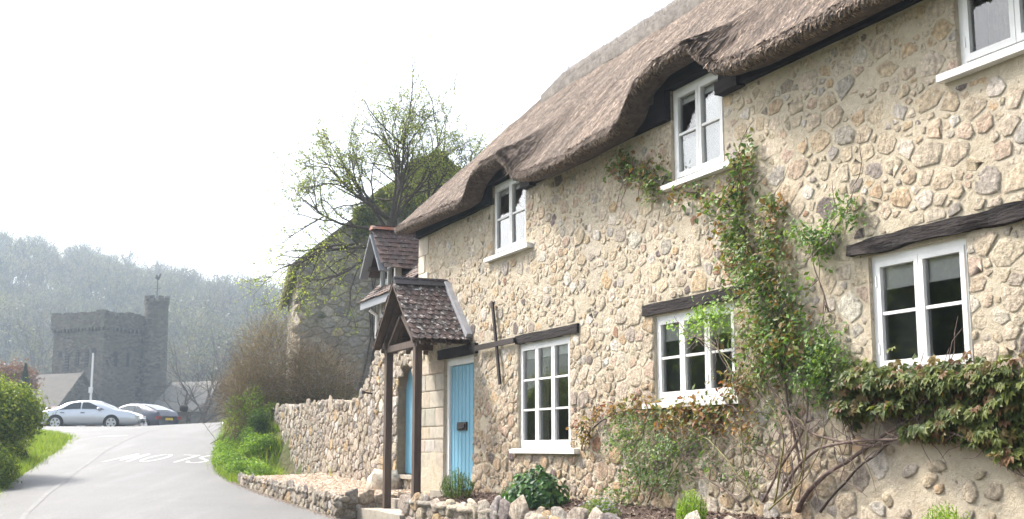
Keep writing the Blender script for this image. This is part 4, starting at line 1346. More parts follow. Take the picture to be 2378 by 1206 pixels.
# ------------------------------------------------------------------ porch steps, flower bed and its edging
steps = thing('porch_steps', (1.3, -0.7, 0.4), 'worn stone steps between the two porch posts', 'steps', frame=FR)
rough_beam('step', 0.36, 2.50, -1.12, -0.10, 0.30, 0.655, M['worn_step'], steps, 0.015)
rough_beam('step', 0.50, 2.45, -0.62, -0.05, 0.60, 0.80, M['worn_step'], steps, 0.012)
bed = thing('bed_edging', (8, -1.0, 0.5), 'low rough stone edging wall holding the flower bed before the thatched cottage', 'wall', frame=FR)
bcore = MB().box(2.42, 14.5, -1.02, -0.82, 0.2, 0.82).build('wall', M['mortar_dark'], bed)
items = []
for po, ar, u, v, r in lay_stones(2.42, 12.5, 0.35, 0.86, lambda a, b_: True, lambda a, b_, k: random.uniform(0.09, 0.15) if k < 0.3 else random.uniform(0.05, 0.08), lambda a, b_: 0.010, 3000, (), 1.4, 1.5):
    V, F_ = stone_geo(po, random.uniform(0.02, 0.06), lambda a, b_, c: (a, -1.02 - c, b_), flat=0.2); items.append((V, F_, pick(PALW), ar))
put_stones(items, bcore, M['wallstone'], keep=120)
u = 2.40
while u < 10.5:
    w = random.uniform(0.28, 0.75)
    V, F_ = lump((u + w / 2, -0.94 + random.uniform(-.02, .02), 0.83 + random.uniform(-0.008, 0.012)), (w * 0.58, 0.15, 0.055), 1, 0.40)
    link('edging_stone', mesh_np('edging_stone', V, F_, np.tile(pick(PALW) * 1.1, (len(V), 1)), smooth=True), bcore, M['wallstone']); u += w * 0.95
MB().box(2.40, 2.44, -1.0, 0.0, 0.2, 0.84).build('end_stone', M['worn_step'], bed)
M['soil'] = surf('bark_mulch_soil', (0.085, 0.055, 0.042), (0.14, 0.095, 0.075), 14, 0.95, 40, 1.0, 0.03)
V = []
xs_ = np.arange(2.45, 14.5, 0.1)
for x in xs_:
    for k in range(8):
        V.append((x, -0.86 + 0.90 * k / 7, 0.845 + 0.14 * k / 7 + 0.025 * noise.noise(Vector((x * 4, k * 0.6, 1)))))
idx = np.arange(len(V)).reshape(len(xs_), 8); F = np.stack([idx[:-1, :-1], idx[1:, :-1], idx[1:, 1:], idx[:-1, 1:]], -1).reshape(-1, 4)
so = link('flower_bed', mesh_np('flower_bed', np.array(V), F, smooth=True), None, M['soil']); so.matrix_world = FR
tag(so, 'dark mulched soil of the flower bed under the cottage wall', 'flower bed', kind='structure')
def bed_z(x, y): return 0.845 + 0.14 * (y + 0.86) / 0.9
n = 5200; P = np.stack([rng.uniform(2.5, 13.5, n), rng.uniform(-0.86, 0.0, n), np.zeros(n)], -1); P[:, 2] = bed_z(P[:, 0], P[:, 1]) + 0.012
V, F, C = leaf_cloud(P, rng.normal(size=(n, 3)) * 0.5 + [0, 0, 1], rng.uniform(0.02, 0.07, n), cols(n, [(0.13, 0.085, 0.065), (0.20, 0.14, 0.11), (0.08, 0.05, 0.04), (0.30, 0.23, 0.17)]), 0.35, 0.05)
mu = link('mulch', mesh_np('mulch', V, F, C), None, M['twig']); mu.matrix_world = FR
tag(mu, 'bark chips and dead leaves scattered over the flower bed', 'mulch', kind='stuff')


# ------------------------------------------------------------------ plants in the bed
def spiky(name, base, n, w, h, pal, label, cat, lean=0.35, bw=0.006, leaf=0.03):
    t = thing(name, base, label, cat, frame=FR)
    parts = []; mb = MB()
    for i in range(n):
        a = random.uniform(0, 6.283); q = random.random() ** 0.6; bx, by = math.cos(a) * q * w * 0.5, math.sin(a) * q * w * 0.35
        hh = h * (1 - 0.45 * q * q) * random.uniform(0.75, 1.1)
        p0 = np.array([base[0] + bx * 0.45, base[1] + by * 0.45, base[2] - 0.02]); tip = np.array([base[0] + bx * 1.1 + random.gauss(0, .02), base[1] + by * 1.1, base[2] + hh])
        k = 14; tt = np.linspace(0.25, 1, k)[:, None]; P = p0 + (tip - p0) * tt + np.array([bx, by, 0]) * 0.25 * np.sin(tt * 3.14)
        if i % 4 == 0: mb.tube([p0, P[k // 2], tip], [0.004, 0.003, 0.002], 3, cap=False)
        Nn = rng.normal(size=(k, 3)); up = np.tile((tip - p0) / np.linalg.norm(tip - p0), (k, 1)) * 1.2
        V, F_, C = leaf_cloud(P, Nn, rng.uniform(0.7, 1.3, k) * leaf, cols(k, pal), 0.28, 0.05, up=up); parts.append((V, F_, C))
    V, F_, C = merge(parts)
    link('foliage', mesh_np('foliage', V, F_, C), t, M['leaf'], kind='stuff')
    mb.build('stems', M['green_stem'], t)
    return t


spiky('rosemary_bush', (3.28, -0.55, 0.89), 170, 0.62, 0.40, [(0.060, 0.115, 0.030), (0.085, 0.150, 0.035), (0.05, 0.085, 0.035), (0.12, 0.20, 0.04)], 'rounded needle-leaved green bush growing by the blue front door', 'bush', leaf=0.036)
spiky('lime_shrub', (9.45, -0.60, 0.88), 120, 0.36, 0.33, [(0.22, 0.36, 0.035), (0.28, 0.42, 0.05), (0.16, 0.28, 0.04)], 'small bright lime-green tufted plant below the middle window', 'plant', leaf=0.034)
spiky('lime_shrub', (12.50, -0.42, 0.90), 120, 0.42, 0.30, [(0.22, 0.36, 0.035), (0.30, 0.44, 0.05), (0.16, 0.28, 0.04)], 'bright lime-green tufted plant at the rendered patch near the corner', 'plant', leaf=0.034)
spiky('dry_grass', (10.95, -0.62, 0.88), 90, 0.50, 0.14, [(0.42, 0.31, 0.19), (0.33, 0.23, 0.14), (0.50, 0.40, 0.26)], 'flat clump of dry straw-coloured grass under the creeper trunk', 'plant', leaf=0.05)


def mound(name, base, w, h, size, n, pal, label, cat, aspect=0.9, flowers=None, mat='leaf_gloss'):
    t = thing(name, base, label, cat, frame=FR)
    d = rng.normal(size=(n, 3)); d[:, 2] = np.abs(d[:, 2]); d /= np.linalg.norm(d, axis=1, keepdims=True)
    lob = np.array([1 + 0.22 * noise.noise(Vector(q) * 2.3 + Vector(base)) for q in d])[:, None]
    P = np.array(base) + d * (0.45 + 0.55 * rng.random((n, 1)) ** 0.4) * lob * np.array([w / 2, w * 0.32, h])
    V, F_, C = leaf_cloud(P, d + rng.normal(size=(n, 3)) * 0.35 + [0, -0.3, 0.3], rng.uniform(0.6, 1.25, n) * size, cols(n, pal), aspect, 0.14)
    link('foliage', mesh_np('foliage', V, F_, C), t, M[mat], kind='stuff')
    mb = MB()
    for i in range(24):
        q = P[random.randrange(n)]; mb.tube([base, (np.array(base) + q) / 2 + [0, 0, h * .1], q], [0.006, 0.004, 0.003], 3, cap=False)
    mb.build('stems', M['green_stem'], t)
    if flowers:
        m_ = flowers[1]; i = rng.choice(n, m_); Pf = P[i] + d[i] * 0.02 + [0, -0.01, 0.01]
        parts = []
        for q in range(4):
            parts.append(leaf_cloud(Pf, d[i] + rng.normal(size=(m_, 3)) * 0.4, np.full(m_, flowers[2]), cols(m_, flowers[0], var=0.06), 0.6, 0.1))
        V, F_, C = merge(parts); link('flowers', mesh_np('flowers', V, F_, C), t, M['leaf'], kind='stuff')
    return t


mound('cranesbill', (5.75, -0.50, 0.90), 1.08, 0.45, 0.085, 900, [(0.045, 0.115, 0.035), (0.065, 0.150, 0.045), (0.10, 0.20, 0.05), (0.035, 0.085, 0.035)], 'broad dark-green leafy mound below the nine-pane window', 'plant')
mound('low_grey_plant', (4.95, -0.48, 0.89), 0.50, 0.24, 0.034, 700, [(0.10, 0.14, 0.07), (0.07, 0.11, 0.05)], 'low grey-green plant tucked between the round bush and the leafy mound', 'plant', 0.5)
mound('phlox', (7.85, -0.72, 0.86), 0.62, 0.22, 0.032, 1100, [(0.16, 0.25, 0.05), (0.11, 0.19, 0.045), (0.22, 0.31, 0.07)], 'low yellow-green cushion plant with pale blue flowers on the bed edge', 'plant', 0.45, flowers=([(0.50, 0.50, 0.72), (0.60, 0.60, 0.78)], 60, 0.035))
lt = thing('plant_label', (5.62, -0.83, 0.85), 'small blue plastic plant tag stuck in the soil before the leafy mound', 'plant label', frame=FR)
M['blue_tag'] = plain('blue_plastic', (0.10, 0.22, 0.42), 0.4); M['white_tag'] = plain('tag_white', (0.7, 0.7, 0.72), 0.4)
MB().box(5.60, 5.645, -0.835, -0.830, 0.84, 0.97).build('tag_stake', M['blue_tag'], lt)
MB().add([(5.60, -0.839, 0.90), (5.645, -0.839, 0.90), (5.635, -0.839, 1.02), (5.61, -0.839, 1.02), (5.60, -0.8365, 0.90), (5.645, -0.8365, 0.90), (5.635, -0.8365, 1.02), (5.61, -0.8365, 1.02)], [(0, 1, 2, 3), (4, 7, 6, 5), (0, 4, 5, 1), (1, 5, 6, 2), (2, 6, 7, 3), (3, 7, 4, 0)]).build('tag_face', M['white_tag'], lt)

# ------------------------------------------------------------------ climbers on the front
BL = [(7.26, 4.84, 0.46, 0.14, 'c'), (7.76, 4.64, 0.44, 0.17, 'c'), (8.04, 4.43, 0.37, 0.1, 'c'), (8.65, 4.21, 0.42, 0.06, 'c'), (9.13, 4.03, 0.31, 0.09, 'c'), (9.72, 4.43, 0.16, 0.08, 'c'), (9.64, 4.26, 0.25, 0.17, 'c'), (9.52, 4.05, 0.33, 0.19, 'c'), (9.5, 3.75, 0.37, 0.21, 'c'), (10.14, 3.8, 0.23, 0.14, 'c'), (10.1, 3.57, 0.27, 0.18, 'c'), (9.57, 3.49, 0.37, 0.19, 'c'),
      (9.98, 3.34, 0.47, 0.24, 'm'), (9.83, 3.12, 0.49, 0.24, 'm'), (10.16, 2.92, 0.53, 0.28, 'm'), (10.01, 2.66, 0.6, 0.28, 'm'), (10.4, 2.51, 0.57, 0.3, 'm'), (10.06, 2.34, 0.53, 0.23, 'm'), (10.87, 2.36, 0.32, 0.29, 'g'), (10.74, 2.18, 0.35, 0.23, 'g'),
      (8.76, 2.81, 0.28, 0.1, 'l'), (9.16, 2.84, 0.38, 0.15, 'l'), (9.16, 2.94, 0.46, 0.1, 'l'), (10.82, 3.37, 0.27, 0.17, 'g'), (11.2, 3.57, 0.14, 0.13, 'g'), (10.67, 3.47, 0.15, 0.09, 'g'),
      (11.3, 2.09, 0.32, 0.19, 'v'), (11.66, 2.07, 0.34, 0.17, 'v'), (12.04, 2.05, 0.34, 0.17, 'v'), (12.39, 2.04, 0.3, 0.19, 'v'), (12.69, 2.05, 0.24, 0.19, 'v'), (12.88, 1.93, 0.15, 0.24, 'v'), (12.55, 1.81, 0.34, 0.16, 'v'), (12.74, 1.66, 0.24, 0.15, 'v'), (12.88, 1.51, 0.12, 0.12, 'v'), (12.1, 1.7, 0.27, 0.09, 'v'), (11.23, 1.88, 0.26, 0.12, 'v'), (11.74, 1.87, 0.29, 0.08, 'v'),
      (9.5, 2.17, 0.51, 0.17, 'b'), (8.88, 1.94, 0.63, 0.19, 'b'), (9.34, 1.85, 0.44, 0.16, 'b'), (8.39, 1.91, 0.51, 0.18, 'b'), (7.58, 2.04, 0.58, 0.08, 'b'), (6.87, 1.97, 0.52, 0.08, 'b'), (6.27, 1.8, 0.15, 0.2, 'b'),
      (7.57, 1.86, 0.62, 0.17, 'r'), (7.27, 1.65, 0.5, 0.19, 'r'), (7.84, 1.55, 0.65, 0.2, 'r'), (8.38, 1.6, 0.42, 0.18, 'r'), (7.65, 1.32, 0.56, 0.19, 'r'), (8.19, 1.29, 0.52, 0.18, 'r'), (8.79, 1.69, 0.49, 0.17, 's'), (9.09, 1.43, 0.46, 0.2, 's'), (9.76, 1.64, 0.28, 0.16, 's'), (9.74, 1.32, 0.34, 0.12, 's'), (10.17, 1.91, 0.46, 0.16, 's'), (7.16, 1.08, 0.5, 0.12, 'r')]
GREEN = [(0.075, 0.135, 0.030), (0.105, 0.175, 0.038), (0.055, 0.100, 0.030), (0.14, 0.20, 0.05)]
OLIVE = [(0.105, 0.125, 0.035), (0.075, 0.100, 0.030), (0.145, 0.150, 0.045), (0.16, 0.11, 0.04), (0.20, 0.13, 0.05)]
BRONZE = [(0.20, 0.115, 0.045), (0.15, 0.10, 0.04), (0.26, 0.15, 0.055), (0.12, 0.12, 0.04), (0.17, 0.06, 0.035), (0.24, 0.19, 0.06)]
BRIGHT = [(0.17, 0.28, 0.05), (0.22, 0.33, 0.06), (0.12, 0.21, 0.04)]
KIND = {'c': (OLIVE[:3] + BRONZE[:2] + GREEN, 0.068, 420, 0.13), 'm': (OLIVE[:4] + GREEN + BRIGHT[2:] + BRONZE[1:2], 0.058, 540, 0.34), 'g': (GREEN + BRIGHT[2:], 0.048, 950, 0.28), 'l': (BRIGHT, 0.050, 480, 0.30),
        'b': (BRONZE + OLIVE[:2], 0.066, 380, 0.17), 'r': (GREEN + [(0.13, 0.18, 0.075), (0.10, 0.15, 0.06)], 0.042, 560, 0.28), 's': (GREEN[:3] + OLIVE[:2], 0.042, 240, 0.22)}
for k_ in KIND: KIND[k_] = ([tuple(min(0.45, v * 1.30) for v in c) for c in KIND[k_][0]],) + KIND[k_][1:]


def wall_leaves(kinds):
    parts = []
    for (s, z, rx, rz, k) in BL:
        if k not in kinds: continue
        pal, size, dens, thick = KIND[k]
        n = int(dens * (rx * rz * 4) ** 0.8 * 1.5)
        # sprigs: a cluster of leaflets round a node
        m_ = max(3, n // 6)
        a = rng.normal(size=(m_, 2)) * 0.43
        nodes = np.stack([s + a[:, 0] * rx, -0.03 - thick * rng.random(m_) ** 1.3 * np.exp(-(a ** 2).sum(1)), z + a[:, 1] * rz], -1)
        nodes = np.repeat(nodes, 6, axis=0); P = nodes + rng.normal(size=nodes.shape) * size * np.array([0.9, 0.7, 0.9])
        P[:, 1] = np.minimum(P[:, 1], -0.012)
        Nn = rng.normal(size=P.shape) * 0.55 + np.array([0, -0.8, 0.55])
        cb = np.repeat(cols(m_, pal, var=0.2), 6, axis=0) * (1 + rng.uniform(-.12, .12, (len(P), 1)))
        parts.append(leaf_cloud(P, Nn, rng.uniform(0.45, 1.4, len(P)) * size, cb, 0.55, 0.10))
    return merge(parts)


def stem_on_wall(pts, r, out):
    n = len(pts); Q = []
    for i in range(n - 1):
        a, b_ = pts[i], pts[i + 1]
        for k in range(4):
            t = k / 4; s, z = a[0] + (b_[0] - a[0]) * t, a[1] + (b_[1] - a[1]) * t
            Q.append((s, z))
    Q.append(pts[-1])
    R3 = []; m_ = len(Q)
    for i, (s, z) in enumerate(Q):
        lo, hi = max(0, i - 2), min(m_, i + 3)
        ss = sum(q[0] for q in Q[lo:hi]) / (hi - lo); zz = sum(q[1] for q in Q[lo:hi]) / (hi - lo)
        nn = noise.noise_vector(Vector((ss * 3, zz * 3, out * 20)))
        R3.append((ss + nn.x * 0.03, -out - 0.03 * nn.y, zz + nn.z * 0.03))
    rr = [r * (1 - 0.65 * i / (m_ - 1)) for i in range(m_)]
    return MB().tube(R3, rr, 6)


ST_ROSE = [([(10.12, 1.0), (10.27, 1.45), (10.35, 1.75), (10.04, 2.07), (9.72, 2.36), (8.99, 2.66)], .010, .18, 'g'), ([(9.8, 1.0), (10.07, 1.41), (10.47, 1.71), (10.67, 2.0), (10.38, 2.32), (10.15, 2.69), (10.04, 3.14)], .013, .10, 'w'), ([(10.25, 1.0), (10.57, 1.42), (10.71, 1.75), (10.42, 1.9)], .010, .16, 'g'),
           ([(9.99, 1.0), (9.39, 1.52), (8.72, 1.81), (8.31, 1.95)], .010, .16, 'g'), ([(9.79, 1.0), (9.31, 1.27), (8.78, 1.39)], .012, .20, 'w'), ([(8.01, .95), (8.45, 1.43), (8.79, 1.73)], .009, .14, 'g'), ([(9.59, 2.65), (9.86, 2.31), (10.42, 1.9), (10.58, 1.53), (10.4, 1.0)], .011, .14, 'w'),
           ([(9.78, 2.16), (9.45, 2.58), (8.84, 2.76)], .008, .26, 'g'), ([(10.89, 2.69), (10.79, 3.0), (10.62, 3.25), (10.69, 3.4)], .008, .05, 'w'), ([(10.56, 3.26), (10.93, 3.4), (11.17, 3.62), (11.29, 3.82)], .008, .05, 'w'), ([(7.6, .95), (7.75, 1.4), (7.5, 1.85)], .010, .15, 'g'), ([(7.75, .95), (8.1, 1.3), (8.2, 1.6)], .010, .15, 'g'),
           ([(10.0, 1.0), (10.3, 1.2), (10.75, 1.42), (10.95, 1.75), (10.8, 2.1)], .009, .18, 'g'), ([(10.0, 1.0), (9.7, 1.3), (9.72, 1.7), (9.65, 2.2)], .009, .2, 'g')]
ST_VINE = [([(10.28, 0.98), (10.5, 1.23), (11.03, 1.49), (11.58, 1.73), (11.92, 1.86)], .026, .07, 'w'), ([(10.55, .98), (11.03, 1.35), (11.46, 1.57), (11.77, 1.7)], .014, .09, 'd'), ([(10.12, 1.11), (10.52, 1.56), (11.04, 1.64), (11.72, 1.67), (12.19, 1.76), (12.4, 1.69), (12.64, 1.57)], .016, .13, 'w'),
           ([(10.11, 2.02), (10.41, 1.79), (10.99, 1.64), (11.52, 1.6), (11.91, 1.73), (12.37, 1.79)], .014, .11, 'w'), ([(10.04, 3.18), (9.64, 3.56), (9.44, 3.98), (9.06, 4.14), (8.4, 4.32), (7.76, 4.54), (6.96, 4.96)], .012, .04, 'd'), ([(9.44, 3.98), (9.53, 4.26), (9.65, 4.5)], .009, .05, 'd'), ([(10.04, 3.0), (9.99, 3.51), (10.14, 3.84)], .009, .05, 'd'),
           ([(6.1, 1.5), (6.17, 1.75), (6.78, 1.97), (7.68, 2.06), (8.31, 1.95), (9.4, 1.95), (10.2, 1.9)], .010, .04, 'd'), ([(12.41, 1.79), (12.64, 1.6), (12.95, 1.40)], .014, .08, 'w'), ([(10.5, 1.25), (10.3, 1.7), (10.2, 2.3), (10.0, 3.0)], .016, .06, 'w'), ([(7.76, 4.54), (7.4, 4.72), (7.05, 4.72)], .006, .04, 'd'),
           ([(10.4, 1.2), (10.1, 1.55), (9.6, 1.6), (9.1, 1.9)], .010, .12, 'w'), ([(11.2, 1.6), (11.0, 1.9), (10.7, 2.1)], .008, .08, 'w'), ([(11.9, 1.75), (12.0, 1.95), (12.3, 2.1)], .010, .1, 'w')]
SM = {'g': M['green_stem'], 'w': M['vine'], 'd': M['bark']}
rose = thing('climbing_rose', (9.9, -0.12, 0.93), 'climbing rose with small fresh green leaves and arching green canes below the three-light window', 'climber', frame=FR)
for pts, r, out, k in ST_ROSE: stem_on_wall(pts, r, out).build('stem', SM[k], rose, smooth=True)
V, F, C = wall_leaves('grls'); link('foliage', mesh_np('foliage', V, F, C), rose, M['leaf'], kind='stuff')
vine = thing('creeper', (10.3, -0.08, 0.93), 'woody creeper with olive and bronze leaves trained along the wall and under the two-light window', 'climber', frame=FR)
for pts, r, out, k in ST_VINE: stem_on_wall(pts, r, out).build('stem', SM[k], vine, smooth=True)
rt = random.Random(31); tw = MB()
for k in range(230):
    pts_, r_, out_, k_ = rt.choice(ST_VINE + ST_ROSE); i = rt.randrange(len(pts_) - 1); f = rt.random()
    s0 = pts_[i][0] + (pts_[i + 1][0] - pts_[i][0]) * f; z0_ = pts_[i][1] + (pts_[i + 1][1] - pts_[i][1]) * f
    a = rt.uniform(0, 6.283); ln = rt.uniform(0.15, 0.55); q = []
    for j in range(5):
        q.append((s0, -out_ - 0.02 * rt.random() - 0.02, z0_)); a += rt.gauss(0, .35); s0 += math.cos(a) * ln / 4; z0_ += math.sin(a) * ln / 4
    if z0_ < 1.0 or z0_ > 4.9: continue
    tw.tube(q, [0.0045, 0.004, 0.0035, 0.003, 0.002], 4, cap=False)
tw.build('twigs', M['vine'], vine, smooth=True, kind='stuff')
V, F, C = wall_leaves('cmb'); link('foliage', mesh_np('foliage', V, F, C), vine, M['leaf_gloss'], kind='stuff')
# five-fingered leaves at the near end
def palmate(pal):
    vs = []; cs = []; fs = []; c0 = np.array(random.choice(pal)) * random.uniform(0.8, 1.2)
    for k in range(5):
        a = (k - 2) * 0.62 + random.uniform(-.1, .1); ln = (0.085, 0.105, 0.115, 0.105, 0.085)[k] * random.uniform(.9, 1.1); w = ln * 0.27
        d = np.array([math.sin(a), math.cos(a), 0]); s = np.array([math.cos(a), -math.sin(a), 0]); dr = -0.25 * ln
        n0 = len(vs)
        vs += [d * 0.008, d * ln * 0.55 + s * w + [0, 0, 0.006], d * ln * 0.55 + [0, 0, -0.006], d * ln * 0.55 - s * w + [0, 0, 0.006], d * ln + [0, 0, dr]]
        fs += [(n0, n0 + 1, n0 + 2), (n0, n0 + 2, n0 + 3), (n0 + 1, n0 + 4, n0 + 2), (n0 + 2, n0 + 4, n0 + 3)]
        c = c0 * random.uniform(0.9, 1.12)
        cs += [c, c, c * 1.08, c, c * np.array([1.15, 0.97, 0.9])]
    return np.array(vs), np.array(fs), np.array(cs)


VP = [(0.095, 0.125, 0.030), (0.080, 0.110, 0.028), (0.125, 0.150, 0.035), (0.070, 0.098, 0.028), (0.155, 0.165, 0.042), (0.165, 0.125, 0.045), (0.15, 0.085, 0.04)]
variants = []
for k in range(14):
    V, F_, C = palmate(VP); me = mesh_np('leaf', V, F_, C); me.materials.append(M['leaf_gloss']); variants.append((me, V, F_, C))
vb = [b_ for b_ in BL if b_[4] == 'v']
wts = [b_[2] * b_[3] for b_ in vb]
spots = []
for i in range(1700):
    b_ = random.choices(vb, wts)[0]; a0, a1 = random.gauss(0, .55), random.gauss(0, .55)
    q = random.random()
    spots.append((b_[0] + a0 * b_[2], -0.03 - 0.24 * q * math.exp(-(a0 * a0 + a1 * a1) * 0.6), b_[1] + 0.05 + a1 * b_[3] * 0.64, q))
spots.sort(key=lambda p: p[1])
parts = []
vbase = Vector(vine['_base'])
for i, p in enumerate(spots):
    me, V, F_, C = variants[i % 14]
    sc_ = random.uniform(0.42, 0.95)
    rm3 = Matrix.Rotation(R(random.gauss(0, 22)), 3, 'Z') @ Matrix.Rotation(R(random.gauss(52, 18)), 3, 'X') @ Matrix.Rotation(R(180 + random.gauss(0, 45)), 3, 'Z')
    m4 = Matrix.Translation(Vector(p[:3])) @ rm3.to_4x4() @ Matrix.Scale(sc_, 4)
    if i < 300:
        o = bpy.data.objects.new('leaf', me); col.objects.link(o); o.parent = vine
        o.matrix_local = Matrix.Translation(-vbase) @ m4
    else:
        mm = np.array(m4); parts.append((V @ mm[:3, :3].T + mm[:3, 3], F_, C * random.uniform(0.85, 1.1)))
V, F, C = merge(parts); link('leaf_mass', mesh_np('leaf_mass', V, F, C), vine, M['leaf_gloss'], kind='stuff')
#---PART3---
# ------------------------------------------------------------------ stone barn up the lane
BF = Matrix.Translation(Vector((-6.72, 38.0, 0))) @ Matrix.Rotation(R(12.4), 4, 'Z')       # x along the gable, y along the barn
barn = thing('stone_barn', (4.4, 5, 1.6), 'tall grey stone barn with shaded gable and ivy beyond the garden wall', 'barn', frame=BF)
BW, BL_, BEZ, BAZ = 8.6, 12.0, 7.45, 11.0
M['barn_mortar'] = surf('barn_mortar', (0.26, 0.235, 0.195), (0.33, 0.295, 0.245), 3, 0.95, 20, 0.8, 0.02)
M['barn_stone'] = attr_mat('barn_stone', (0.75, 1.2), 14, 0.92, 0.8, 0.02, 20, spot=(0.10, 0.12, 0.07), spot_scale=2.2, spot_lo=0.58, spot_hi=0.75)
mb = MB()
mb.add([(0, 0, 1.0), (BW, 0, 1.0), (BW, 0, BEZ), (BW / 2, 0, BAZ - 0.1), (0, 0, BEZ)], [(0, 1, 2, 3, 4)])
mb.add([(0, BL_, 1.0), (BW, BL_, 1.0), (BW, BL_, BEZ), (BW / 2, BL_, BAZ - 0.1), (0, BL_, BEZ)], [(4, 3, 2, 1, 0)])
mb.add([(0, 0, 1), (0, 0, BEZ), (0, BL_, BEZ), (0, BL_, 1)], [(0, 1, 2, 3)])
mb.add([(BW, 0, 1), (BW, BL_, 1), (BW, BL_, BEZ), (BW, 0, BEZ)], [(0, 1, 2, 3)])
bwall = mb.build('wall', M['barn_mortar'], barn)
PALB = [((0.33, 0.30, 0.25), 5), ((0.28, 0.255, 0.215), 4), ((0.40, 0.35, 0.285), 3), ((0.23, 0.205, 0.18), 2), ((0.36, 0.30, 0.22), 1)]
items = []
for po, ar, u, v, r in lay_stones(0.02, 4.4, 2.8, 10.9, lambda a, b_: b_ < BEZ + a * 0.8, lambda a, b_, k: random.uniform(0.12, 0.18) if k < 0.2 else random.uniform(0.07, 0.11), lambda a, b_: 0.016, 6000, (), 1.5, 1.3):
    V, F_ = stone_geo(po, random.uniform(0.015, 0.045), lambda a, b_, c: (a, -c, b_), flat=0.4)
    vis = 1.0 if (v < 7.6 and v > 3.2) else 0.3
    items.append((V, F_, pick(PALB), ar * vis))
put_stones(items, bwall, M['barn_stone'])
items = []
for po, ar, u, v, r in lay_stones(0.02, 6.0, 3.0, BEZ - .1, lambda a, b_: True, lambda a, b_, k: random.uniform(0.10, 0.17), lambda a, b_: 0.016, 2500, (), 1.5, 1.3):
    V, F_ = stone_geo(po, random.uniform(0.015, 0.04), lambda a, b_, c: (-c, a, b_), flat=0.4)
    items.append((V[:, :], F_[:, ::-1], pick(PALW), ar))
put_stones(items, bwall, M['barn_stone'], keep=60)
M['barn_slate'] = surf('mossy_slate', (0.13, 0.12, 0.10), (0.20, 0.18, 0.13), 3, 0.9, 14, 0.8, 0.03, third=(0.16, 0.17, 0.07), tscale=1.2)
rfm = MB(); th = 0.14
for sx in (0, 1):
    e = (-0.28, BEZ - 0.20) if sx == 0 else (BW + 0.28, BEZ - 0.20)
    a = (BW / 2, BAZ)
    rfm.add([(e[0], -0.14, e[1]), (a[0], -0.14, a[1]), (a[0], BL_ + .2, a[1]), (e[0], BL_ + .2, e[1]), (e[0], -0.14, e[1] + th), (a[0], -0.14, a[1] + th), (a[0], BL_ + .2, a[1] + th), (e[0], BL_ + .2, e[1] + th)],
            [(0, 1, 2, 3), (4, 7, 6, 5), (0, 4, 5, 1), (2, 6, 7, 3), (0, 3, 7, 4)])
broof = rfm.build('roof', M['barn_slate'], barn)
MB().tube([(-0.34, -0.16, BEZ - 0.17), (-0.34, BL_, BEZ - 0.17)], 0.075, 8).build('gutter', surf('pale_gutter', (0.50, 0.46, 0.36), (0.40, 0.36, 0.28), 4, 0.7), barn)
# ivy over the gable and verge
ivy = thing('ivy', (4.6, -0.2, 5.2), 'dense olive ivy smothering the gable top of the stone barn', 'ivy', frame=BF)
IVP = [(0.11, 0.14, 0.038), (0.15, 0.18, 0.046), (0.08, 0.105, 0.03), (0.20, 0.225, 0.06), (0.17, 0.165, 0.055)]
Pn = []
for i in range(26000):
    u = random.uniform(1.6, 8.8); edge = BEZ + min(u, BW - u) * 0.81 + 0.15
    dpt = abs(random.gauss(0, 1.0)) * (0.15 + 0.26 * max(0, min(u, 5) - 0.8)) ; v = edge + 0.30 - dpt + 0.25 * noise.noise(Vector((u * 1.3, 5, 0)))
    if noise.noise(Vector((u * 0.9, v * 0.9, 3))) < -0.22 and dpt > 0.6: continue
    Pn.append((u, -0.05 - random.random() ** 1.5 * (0.35 + 0.25 * noise.noise(Vector((u * 1.2, v * 1.2, 8)))), v))
P = np.array(Pn)
V, F, C = leaf_cloud(P, rng.normal(size=P.shape) * 0.5 + [0, -0.9, 0.5], rng.uniform(0.06, 0.13, len(P)), cols(len(P), IVP, var=0.25), 0.8, 0.1)
link('foliage', mesh_np('foliage', V, F, C), ivy, M['leaf'], kind='stuff')
rsx = random.Random(5); mb = MB()
for k in range(14):
    u = rsx.uniform(1.5, 7.5); pts = [(u, -0.06, 2.5)]
    for j in range(6): pts.append((pts[-1][0] + rsx.gauss(0, .18), -0.07, 2.5 + (j + 1) * 0.9))
    mb.tube(pts, [0.035 - 0.004 * j for j in range(7)], 5, cap=False)
mb.build('stems', M['bark'], ivy)

# ------------------------------------------------------------------ apple tree
tree = thing('apple_tree', (-3.5, 33.2, 1.6), 'spreading old tree with sparse spring leaves behind the tiled cottage', 'tree')
rs2 = random.Random(21); mb = MB(); tips = []
fork = Vector((-3.36, 33.2, 7.9))
mb.tube([(-3.5, 33.2, 1.3), (-3.55, 33.2, 4.0), (-3.42, 33.2, 6.2), fork], [0.24, 0.20, 0.165, 0.15], 9, cap=False)
def px_pt(x, y, Y):
    return Vector(((x - 1189) / 2800 * (0.988 * Y + 0.154 * ((1040 - y) / 2800 * Y)), Y, 1.6 + (1040 - y) / 2800 * Y * 1.0))
limbs = [((0.75, 0.1, 2.95), 0.068), ((0.30, 0.4, 2.6), 0.062), ((-0.35, -0.3, 2.85), 0.068), ((-1.5, 0.3, 2.2), 0.068), ((-2.1, -0.5, 1.2), 0.062), ((1.9, -0.3, 1.9), 0.062), ((2.9, 0.3, 1.3), 0.055), ((2.6, 0.8, 2.2), 0.055), ((2.2, -0.6, 1.5), 0.050), ((-2.3, -0.9, 0.1), 0.062), ((-1.4, -1.3, 0.5), 0.050), ((1.0, -1.0, 2.2), 0.050), ((-0.9, 1.0, 2.4), 0.050)]
PT = {'seg': 5, 'bend': 0.14, 'grav': [0.05, 0.03, 0.0, -0.02], 'kids': [9, 6, 4, 0], 'ang': (0.35, 1.05), 'ratio': (0.36, 0.62), 'rmin': 0.006}
